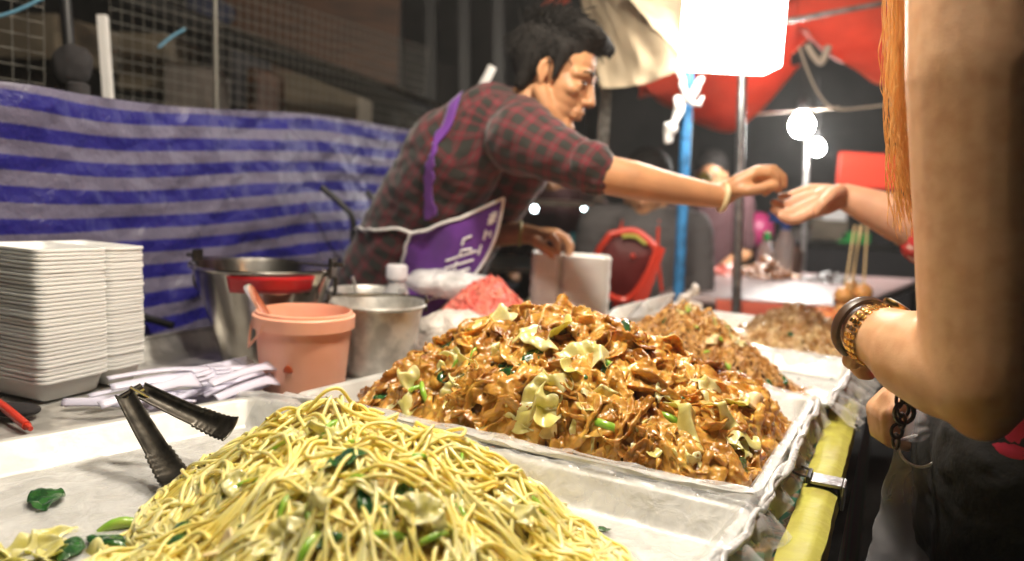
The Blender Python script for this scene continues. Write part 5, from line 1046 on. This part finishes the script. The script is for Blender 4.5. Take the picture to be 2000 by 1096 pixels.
lamp('hanging_bulb', 'added unseen fill bulb hanging under the canopy on the camera side', Vector((-.12, .60, 2.02)), .05, glowmat('warm bulb glow', (1, .91, .77), L_BULB * .55), Vector((-.12, .60, 2.28)))  # second bulb added out of view as frontal fill
g_far = glowmat('white bulb glow', (1, .97, .92), L_FAR)
lamp('hanging_bulb', 'larger bright bulb hanging beyond the grey pole', P(1566, 246, 3.6), .052, g_far, P(1570, 90, 3.6), 'lit bulbs beyond the grey pole')
lamp('hanging_bulb', 'smaller bright bulb just below the larger one beyond the grey pole', P(1596, 290, 3.8), .034, g_far, P(1600, 150, 3.8), 'lit bulbs beyond the grey pole')
g_sm = glowmat('cool bulb glow', (.75, .95, 1), 26)
for (px, py, r, lab) in ((1044, 408, .026, 'small cool white light in the gap under the vendor sleeve'), (1030, 384, .012, 'tiny pale light above the small cool light under the sleeve'), (1141, 407, .02, 'small blue white light under the vendor forearm'), (1168, 425, .011, 'tiny pale light right of the blue white light')):
    mb = MB(); mb.ball(P(px, py, 3.1), r * .5, 12); tag(mb.build('lane_light', g_sm), lab, 'light', 'small lights far down the lane')
# white lamp box
c = P(1443, 62, 1.95); lb = thing('lamp_box', 'glowing white square lamp shade hanging beside the blue pole', 'lamp', c)
x0, x1 = P(1352, 62, 1.95).x, P(1533, 62, 1.95).x; z1, z0 = P(1443, -60, 1.95).z, P(1443, 126, 1.95).z
mb = MB(); mb.box(((x0 + x1) / 2, 1.95 + .07, (z0 + z1) / 2), (x1 - x0, .14, z1 - z0), Matrix.Rotation(-.12, 3, 'Y') if 0 else None); mb.build('shade', glowmat('lamp box glow', (1, .95, .86), L_BOX), lb, bevel=.006)
MB().tube([Vector(((x0 + x1) / 2, 2.02, z1)), Vector(((x0 + x1) / 2, 2.02, 2.3))], .006, 8).build('hanger', M['black_metal'], lb)
# ------------------------------------------------------------------ poles and canopies on the right
pbL = thing('canopy_pole', 'blue painted pole of the neighbouring stall with a white rag tied round it', 'pole', Vector((P(1325, 575, 2.25).x, 2.25, 0)))
q = P(1325, 575, 2.25); MB().tube([P(1359, -160, 2.25), q], .0165, 16).build('shaft', M['blue_paint'], pbL); MB().tube([q, Vector((q.x - .02, 2.25, .002))], .0165, 16).build('lower_shaft', M['blue_paint'], pbL)
mb = MB(); pts = bez([P(1368, 150, 2.2), P(1352, 190, 2.19), P(1330, 196, 2.2), P(1322, 225, 2.19), P(1310, 255, 2.19), P(1303, 278, 2.2)], 6); mb.tube(pts, [.009 + .004 * math.sin(i * .6) + .009 * (i / len(pts)) for i in range(len(pts))], 10); mb.tube(bez([P(1330, 140, 2.2), P(1338, 180, 2.18), P(1362, 205, 2.2), P(1368, 190, 2.22)], 6), .009, 8)
for v in range(len(mb.v)): q_ = Vector(mb.v[v]); mb.v[v] = tuple(q_ + Vector((nz(q_, 40, 1), nz(q_, 40, 2), nz(q_, 40, 3))) * .012)
tag(mb.build('knotted_rag', M['white_cloth'], angle=180), 'white rag knotted round the blue pole', 'rag')
def pole(label, px0, py0, px1, py1, Y, r): 
    q = P(px1, py1, Y); mb = MB(); mb.tube([P(px0, py0, Y), q, Vector((q.x, q.y, .002))], r, 14); return tag(mb.build('tent_pole', M['grey_metal']), label, 'pole', 'grey tent poles')
pole('grey pole standing between the blue pole and the reaching hands', 1451, 100, 1438, 600, 2.4, .0145)
pole('thin far grey pole under the hanging bulbs', 1577, 260, 1568, 520, 4.0, .014)
# cream canopy flap over the vendor
cv = [P(1172, 172, 2.35), P(1345, 128, 2.2)]
def creamf(u, v):
    bot = cv[0].lerp(cv[1], u); top = P(1130, -30, 2.55).lerp(P(1215, -40, 2.25), u); p = bot.lerp(top, v); sag = .05 * math.sin(math.pi * v) * (1 - u); return Vector((p.x + .006 * nz((u * 9, v * 5, 1)), p.y + sag + .02 * nz((u * 6, v * 4, 2)), p.z - .02 * math.sin(math.pi * u) * (1 - v)))
mb = MB(); mb.grid(creamf, 30, 24); tag(mb.build('canopy_flap', M['canopy_cream'], solid=.002, angle=180), 'tan canvas flap hanging over the vendor beside the lamp', 'canopy')
def roofc(u, v):
    p = P(1345, 126, 2.2).lerp(P(1205, -30, 2.2), v); q = Vector((1.0, 2.0, p.z + .12)) if 0 else p + Vector((.20, .16, .05)); r = p.lerp(q, u); return r + Vector((0, 0, .012 * nz((u * 8, v * 7, 3)) - .03 * math.sin(math.pi * u)))
mb = MB(); mb.grid(roofc, 24, 24); tag(mb.build('canopy_sheet', M['canopy_cream'], solid=.002, angle=180), 'cream canvas sheet glowing behind the lamp shade', 'canopy')
mb = MB(); mb.grid(lambda u, v: (-1.3 + 2.5 * u, -.2 + 2.9 * v, 2.33 - .10 * math.cos((u - .5) * 3) * 0 + .02 * nz((u * 5, v * 5, 0)) - .06 * math.sin(u * math.pi) * math.sin(v * math.pi)), 30, 30); tag(mb.build('stall_canopy', M['canopy_roof'], solid=.002, angle=180), 'darkened canvas roof spread over the noodle stall', 'canopy')  # unseen roof above the flap, gives bounced fill
# red canopies
def scallop(name, label, pts, top, belly, seed):
    """red tent roof seen from below: bellied cloth between a hem curve and a ridge curve"""
    hem, rid = bez(pts, 10), bez(top, 10); nh, nr = len(hem) - 1, len(rid) - 1
    def fn(u, v):
        a = hem[min(int(u * nh), nh - 1)].lerp(hem[min(int(u * nh) + 1, nh)], u * nh - min(int(u * nh), nh - 1)); b = rid[min(int(u * nr), nr - 1)].lerp(rid[min(int(u * nr) + 1, nr)], u * nr - min(int(u * nr), nr - 1)); p = a.lerp(b, v); return p + Vector((0, belly * math.sin(math.pi * v) * .4, -belly * math.sin(math.pi * v) * .35)) + Vector((1, 1, 1)) * (.014 * nz(p, 9, seed) + .010 * nz((p.x * 5, p.y, p.z * 16), 1, seed + 4) + .03 * math.sin(u * 9 + seed) * math.sin(math.pi * v))
    mb = MB(); mb.grid(fn, 48, 20); return tag(mb.build(name, M['canopy_red'], solid=.003, angle=180), label, 'canopy', 'red tent canopies over the next stalls')
scallop('red_canopy', 'red canopy lobe hanging behind the blue pole and lamp', [P(1255, 168, 3.0), P(1330, 225, 3.0), P(1410, 262, 3.0), P(1480, 222, 3.05), P(1560, 130, 3.1)], [P(1240, 150, 3.5), P(1330, 60, 3.5), P(1420, 30, 3.5), P(1500, 10, 3.5), P(1575, -10, 3.4)], .22, 1)
scallop('red_canopy', 'red canopy lobe sagging above the bulbs next to the orange hair', [P(1572, 58, 3.0), P(1620, 105, 2.95), P(1680, 145, 2.9), P(1760, 176, 2.8), P(1860, 190, 2.7)], [P(1560, -40, 3.3), P(1640, -70, 3.3), P(1700, -80, 3.2), P(1780, -90, 3.1), P(1900, -90, 3.0)], .2, 2)
scallop('red_canopy', 'far red canopy strip filling the gap between the two red lobes', [P(1500, 120, 3.7), P(1540, 110, 3.7), P(1575, 80, 3.7), P(1600, 60, 3.7), P(1640, 70, 3.7)], [P(1480, -60, 3.9), P(1530, -60, 3.9), P(1570, -60, 3.9), P(1620, -60, 3.9), P(1660, -60, 3.9)], .1, 3)
scallop('red_canopy', 'small red canopy corner showing above the vendor hair', [P(1030, 40, 3.3), P(1060, 38, 3.3), P(1085, 22, 3.3), P(1100, 16, 3.3), P(1110, 12, 3.3)], [P(1085, -20, 3.5), P(1090, -20, 3.5), P(1095, -22, 3.5), P(1100, -24, 3.5), P(1110, -30, 3.5)], .03, 4)
post('tent_rod', 'thin metal rod crossing the red canopy above the bulbs', [P(1530, 42, 2.7), P(1760, 0, 2.6)], .009, 'grey_metal', 'rod')
post('cord', 'pale cord hanging in a loop from the red canopy', bez([P(1560, 90, 2.9), P(1578, 140, 2.9), P(1600, 185, 2.9), P(1630, 212, 2.9), P(1690, 210, 2.85), P(1760, 200, 2.8)], 8), .004, 'rope', 'cord', 8)
post('cord', 'thin cord stretched behind the larger bright bulb', [P(1450, 225, 3.4), P(1640, 210, 3.6)], .004, 'rope', 'cord', 6)
mb = MB(); kn = P(1590, 110, 2.9); mb.tube(bez([kn + Vector((-.03, 0, .04)), kn, kn + Vector((.03, 0, -.02)), kn + Vector((.05, 0, .04))], 6), .012, 8); tag(mb.build('canopy_knot', M['rope'], angle=180), 'knotted cloth tie where the red canopy lobes meet', 'tie')
slab('red_sign', 'plain red board on the far stall behind the second customer', 'sign', 1642, 297, 1790, 372, 4.2, .03, 'red_plastic')
# ------------------------------------------------------------------ neighbouring stall table
T2 = [P(1285, 580, 2.75), P(1660, 612, 2.55), P(1790, 552, 3.6), P(1400, 532, 4.0)]
for p in T2: p.z = .75
T2 = [PZ(1285, 582, .755), PZ(1665, 610, .755), PZ(1800, 552, .755), PZ(1400, 530, .755)]
s2 = thing('neighbour_table', 'next stall table under a glossy pale pink sheet', 'table', Vector((T2[0].x, T2[0].y, 0)))
mb = MB(); mb.grid(lambda u, v: T2[0].lerp(T2[1], u).lerp(T2[3].lerp(T2[2], u), v) + Vector((0, 0, .003 * nz((u * 9, v * 9, 0)))), 30, 30); mb.build('table_top', M['table2'], s2, solid=.03)
for i in (0, 1, 2, 3): c = sum(T2, Vector()) / 4; q = T2[i].lerp(c, .06); MB().tube([Vector((q.x, q.y, .73)), Vector((q.x, q.y, .002))], .016, 10).build('leg', M['black_metal'], s2)
rc = [T2[0].lerp(T2[1], .30), T2[0].lerp(T2[1], 1.0)]; mb = MB(); mb.grid(lambda u, v: rc[0].lerp(rc[1], u) + Vector((.0, -.012 - .05 * math.sin(v * 1.5), .012 - .20 * v)) + Vector((0, .01 * math.sin(u * 40), 0)) * v, 60, 10); tag(mb.build('red_cloth', M['canopy_red'], solid=.002, angle=180), 'red cloth draped over the near edge of the pale pink table', 'cloth')
dk = [T2[0].lerp(T2[1], -.02), T2[0].lerp(T2[1], .33)]; mb = MB(); mb.grid(lambda u, v: dk[0].lerp(dk[1], u) + Vector((0, -.01, -.02 - .5 * v)), 12, 6); tag(mb.build('dark_skirt', M['dark_cloth'], solid=.002), 'dark skirt hanging under the left end of the pale pink table', 'cloth')
def lump(name, label, px, py, r, hgt, m, n, seed, z=.757):
    c = PZ(px, py, z); mb = MB(); rr_ = random.Random(seed)
    for i in range(n):
        a, q = rr_.uniform(0, 6.28), math.sqrt(rr_.random()); p = c + Vector((r * q * math.cos(a), r * .8 * q * math.sin(a), hgt * (1 - q) * rr_.uniform(.5, 1) + .008)); s = rr_.uniform(.012, .022); mb.ball(p, (s * 1.4, s, s * .8), 8, 0, Matrix.Rotation(rr_.uniform(0, 3), 3, 'Z'))
    return tag(mb.build(name, M[m], weld=False), label, 'food', None, 'thing')
lump('fried_food_heap', 'brown fried morsels heaped on the pale pink table near the grey pole', 1486, 544, .16, .09, 'fried', 90, 1); lump('dark_food_heap', 'dark morsels heaped on the pale pink table', 1625, 556, .12, .05, 'dark_food', 60, 2); lump('red_food_heap', 'reddish shrimp heap at the far corner of the pale pink table', 1420, 540, .08, .05, 'pink_food', 30, 3)
for i, (px, py, Y, lab) in enumerate(((1648, 578, 2.35, 'leftmost orange ball skewered on a long bamboo stick'), (1664, 566, 2.5, 'orange ball half hidden behind the leftmost skewered ball'), (1686, 572, 2.38, 'orange ball skewered nearest the gold watch'))):
    p = P(px, py, Y); t = thing('skewered_ball', lab, 'skewer', p, 'orange balls on sticks beside the gold watch'); mb = MB(); mb.ball(p, .029, 20); mb.ball(p + Vector((.004, 0, -.046)), .027, 20); mb.build('ball', M['orange_ball'], t); MB().tube([p, P((1670, 1680, 1694)[i], 440, Y + .02)], .0032, 8).build('stick', M['stick'], t)
post('bamboo_stick', 'thin bare bamboo stick standing among the skewered orange balls', [P(1655, 590, 2.45), P(1684, 440, 2.45)], .003, 'stick', 'stick')
tr_ = thing('skewer_cup', 'dark cup holding the long skewers on the next table', 'cup', PZ(1670, 606, .757)); MB().lathe([(.055, 0), (.06, .002), (.07, .03), (.066, .03), (.056, .004), (0, .004)], 28, tr_.location).build('body', M['steel_dark'], tr_)
def squeeze(label, px, py, Y, r, h, bodym, capm, spray=False):
    p = P(px, py, Y); p.z = .757; t = thing('squeeze_bottle', label, 'bottle', p); MB().lathe([(r * .9, 0), (r, .006), (r, h * .6), (r * .5, h * .8), (r * .4, h * .82), (0, h * .82)], 24, p).build('body', M[bodym], t); mb = MB(); mb.lathe([(r * .5, h * .8), (r * .5, h * .92), (r * .2, h), (0, h)], 20, p)
    if spray: mb.box(p + Vector((-.02, 0, h * 1.0)), (r * 2.6, r * .9, h * .17))
    mb.build('cap', M[capm], t, bevel=.003)
squeeze('clear bottle with a green cap on the far side of the pale pink table', 1490, 540, 3.45, .035, .20, 'bottle', 'green_cap'); squeeze('spray bottle with a blue head on the pale pink table', 1526, 540, 3.3, .04, .27, 'bottle', 'blue_cap', True)
squeeze('dark sauce bottle beside the blue headed spray bottle', 1552, 540, 3.5, .03, .17, 'strap_dark', 'dark_cloth')
# far stall clutter behind the hands
fs_ = thing('far_counter', 'dark counter of a far stall with stacked goods behind the pale pink table', 'counter', Vector((P(1600, 500, 4.9).x, 4.9, 0)))
a, b = P(1440, 500, 4.9), P(1830, 500, 4.9); MB().box(((a.x + b.x) / 2, 5.1, .42), (b.x - a.x, .5, .838)).build('body', M['dark_cloth'], fs_, bevel=.01); MB().box(((a.x + b.x) / 2, 5.1, .853), (b.x - a.x + .06, .56, .03)).build('counter_top', M['steel_dark'], fs_)
for i, (px, py, w_, h_, m, lab) in enumerate(((1612, 448, 70, 40, 'cardboard', 'pale carton stack on the far counter'), (1660, 468, 60, 30, 'green_cap', 'green crate on the far counter'), (1712, 455, 40, 55, 'dark_cloth', 'black box at the far counter end'), (1560, 468, 34, 40, 'grey_panel', 'grey tin on the far counter'), (1622, 418, 46, 26, 'white_cloth', 'white box on top of the pale carton'))):
    c = P(px, py, 4.95); s = 4.95 / 1500; mb = MB(); zc = c.z; mb.box(c, (w_ * s, .16, h_ * s)); tag(mb.build('goods_box', M[m], bevel=.01), lab, 'box', 'goods on the far counter')
mb = MB(); mb.ball(P(1480, 450, 4.6), (.095, .09, .11), 24); mb.tube([P(1480, 488, 4.6), P(1482, 560, 4.6)], .006, 6); tag(mb.build('plum_balloon', M['plum']), 'plum coloured balloon between the grey pole and reaching hand', 'balloon')
bag('yellow_bundle', 'yellow cloth scrap tied behind the blue pole', P(1378, 350, 3.2), (.03, .02, .03), 'yellow_board', 51, 'bundle')
# red plastic chair tipped behind the foam stack
ch = thing('plastic_chair', 'red plastic chair with a dark red back tipped behind the foam stack', 'chair', P(1235, 560, 2.3))
YC = 2.3; o3 = [P(1192, 458, YC), P(1240, 452, YC), P(1282, 488, YC - .03), P(1272, 522, YC - .03), P(1225, 585, YC), P(1170, 560, YC), P(1165, 500, YC)]
rim = bez(o3 + [o3[0]], 6)[:-1]; MB().tube(rim, .0105, 8, closed=True).build('back_frame', M['red_plastic'], ch)
cen = sum(rim, Vector()) / len(rim); mb = MB(); k = len(rim); mb.add([cen + Vector((0, .03, 0))] + [p + Vector((0, .005, 0)) for p in rim], [(0, 1 + i, 1 + (i + 1) % k) for i in range(k)]); mb.build('back_panel', M['red_mesh'], ch, solid=.006)
for dx in (0, 9, 18): mb = MB(); mb.tube([P(1284 + dx * .7, 478 + dx * .4, YC - .05), P(1238 + dx, 600, YC - .05)], .0052, 8); mb.tube([P(1238 + dx, 600, YC - .05), P(1225 + dx, 720, YC - .02)], .0052, 8); mb.build('leg', M['red_plastic'], ch)
mb = MB(); mb.tube([P(1200, 560, YC + .1), P(1208, 700, YC + .1)], .008, 8); mb.build('leg', M['red_plastic'], ch)
mb = MB(); mb.ball(P(1236, 500, YC - .012), .008, 10); mb.build('knob', M['red_plastic'], ch)
mb = MB(); mb.tube(bez([P(1215, 462, YC - .01), P(1240, 462, YC - .012), P(1262, 478, YC - .03)], 5), .006, 6); mb.build('sticker', M['yellow_board'], ch)
MB().box(P(1215, 640, YC + .05), (.2, .2, .02)).build('seat', M['red_plastic'], ch, bevel=.005)
# seated and standing people behind
def figure(label, px, py_top, Y, topm, hair='hair_black', seated=False, facing=-1, skin='skin_m', s=1.0, head=True):
    b = P(px, 560, Y); b.z = 0; zt_ = P(px, py_top, Y).z; t = thing('person', label, 'person', b); sh_z = zt_ - .26 * s; hipz_ = sh_z - .48 * s; F_ = Vector((-.3, -.95, 0)).normalized(); S_ = Vector((.95, -.3, 0))
    HB_ = basis(b + Vector((0, 0, zt_ - .12 * s)) + F_ * .02, math.atan2(F_.y, F_.x), .25); L = head_parts(HB_, s); up_ = lambda z, f=0, q=0: b + Vector((0, 0, z)) + F_ * f + S_ * q
    L += [('c', [HB_ @ Vector((-.03, 0, -.06)), up_(sh_z)], [.05, .065]), ('c', [up_(sh_z - .06), up_(hipz_)], [.12, .12])]; ls = []; tl_ = []
    for q in (-1, 1):
        arm_ = [up_(sh_z, 0, .17 * q), up_(sh_z - .28, .0, .21 * q), up_(sh_z - .34, .20, .12 * q)]; L.append(('c', [up_(sh_z), arm_[0]], [.06, .055])); L.append(('c', arm_, [.05, .042, .03])); L.append(('e', arm_[2] + F_ * .05, (.03, .045, .02))); ls.append(('c', [up_(sh_z), arm_[0], arm_[0].lerp(arm_[1], .8)], [.085, .072, .06]))
        kn_ = up_(hipz_ - .02, .38, .1 * q) if seated else up_(hipz_ * .52, .01, .09 * q); ft = up_(.06, .40 if seated else 0, .1 * q); L += [('c', [up_(hipz_, 0, .09 * q), kn_, ft], [.09, .055, .036]), ('c', [ft, ft + F_ * .14 - Vector((0, 0, .02))], [.036, .028])]; tl_.append(('c', [up_(hipz_, 0, .09 * q), kn_, ft + Vector((0, 0, .04))], [.11, .075, .055]))
    organic('body', L, M[skin], t, .006, 4); face_bits(HB_, t, s); organic('shirt', ls + [('c', [up_(sh_z - .05), up_(hipz_ + .0)], [.142, .142])], M[topm], t, .009, 5, .010, 12, 3); organic('trousers', tl_, M['trousers'], t, .010, 4)
    q = lambda x, y, z: HB_ @ Vector((x, y, z)); organic('hair', [('e', q(-.025, 0, .058), (.10 * s, .086 * s, .083 * s), HB_.to_3x3()), ('e', q(-.045, 0, .01), (.07, .082, .07), HB_.to_3x3())], M[hair], t, .006, 2, .004, 60, 3); return t, up_, sh_z, hipz_
t, up_, shz, hpz = figure('seated person in a grey shirt and apron behind the red chair', 1250, 300, 2.75, 'grey_cloth')
F_ = Vector((-.3, -.95, 0)).normalized(); S_ = Vector((.95, -.3, 0))
for q in (-1, 1): MB().tube(bez([up_(shz + .03, .09, .06 * q), up_(shz - .08, .165, .075 * q), up_(shz - .22, .17, .10 * q), up_(shz - .42, .16, .12 * q)], 6), .006, 8).build('red_piping', M['red_plastic'], t)
figure('person in a mauve shirt standing beyond the blue pole', 1372, 300, 4.3, 'mauve_cloth')
figure('dark dressed person far down the lane behind the white foam boxes', 960, 330, 4.6, 'navy_cloth')
figure('person in a dark mauve blouse behind the vendor lower arm', 1075, 285, 3.6, 'mauve_cloth')
bag('teal_bag', 'small teal bag behind the vendor hand', P(1128, 468, 3.1), (.05, .03, .03), 'teal', 61, 'bag')
# clear plastic wrap and knotted bag near the pink shreds
bag('clear_wrap', 'clear plastic wrap bunched behind the pink shreds', P(880, 555, 1.62), (.10, .05, .030), 'film_thick', 71, 'plastic film')
mb = MB(); k0 = P(1338, 582, 1.85); mb.tube(bez([P(1300, 612, 1.85), P(1325, 592, 1.85), k0, P(1350, 570, 1.85), P(1362, 566, 1.85)], 6), [.02, .019, .018, .016, .013, .01, .008, .007, .007, .008, .009, .011, .012, .012, .011, .010, .010, .011, .012, .013, .014, .015, .016, .014, .01], 8); mb.tube(bez([k0, P(1352, 592, 1.85), P(1372, 602, 1.85)], 6), .008, 8)
for v in range(len(mb.v)): q_ = Vector(mb.v[v]); mb.v[v] = tuple(q_ + Vector((nz(q_, 50, 1), nz(q_, 50, 2), nz(q_, 50, 3))) * .010)
tag(mb.build('knotted_bag', M['bag'], angle=180), 'white plastic bag tied in a knot in front of the blue pole', 'plastic bag')
bpy.data.scenes.remove(TMP)

# glow haze, a thin volume added for a halo round the bulbs
hz = bpy.data.materials.new('glow haze'); hz.use_nodes = True; hn = hz.node_tree; hn.nodes.clear(); ho = hn.nodes.new('ShaderNodeOutputMaterial'); hv = hn.nodes.new('ShaderNodeVolumePrincipled')
hv.inputs['Color'].default_value = (.9, .88, .85, 1); hv.inputs['Density'].default_value = .008; hv.inputs['Anisotropy'].default_value = .35; hn.links.new(hv.outputs[0], ho.inputs['Volume'])
mb = MB(); mb.box((0, 20, 3), (66, 66, 8)); o = mb.build('haze', hz, smooth=False); o['kind'] = 'stuff'
sc.cycles.volume_bounces = 0
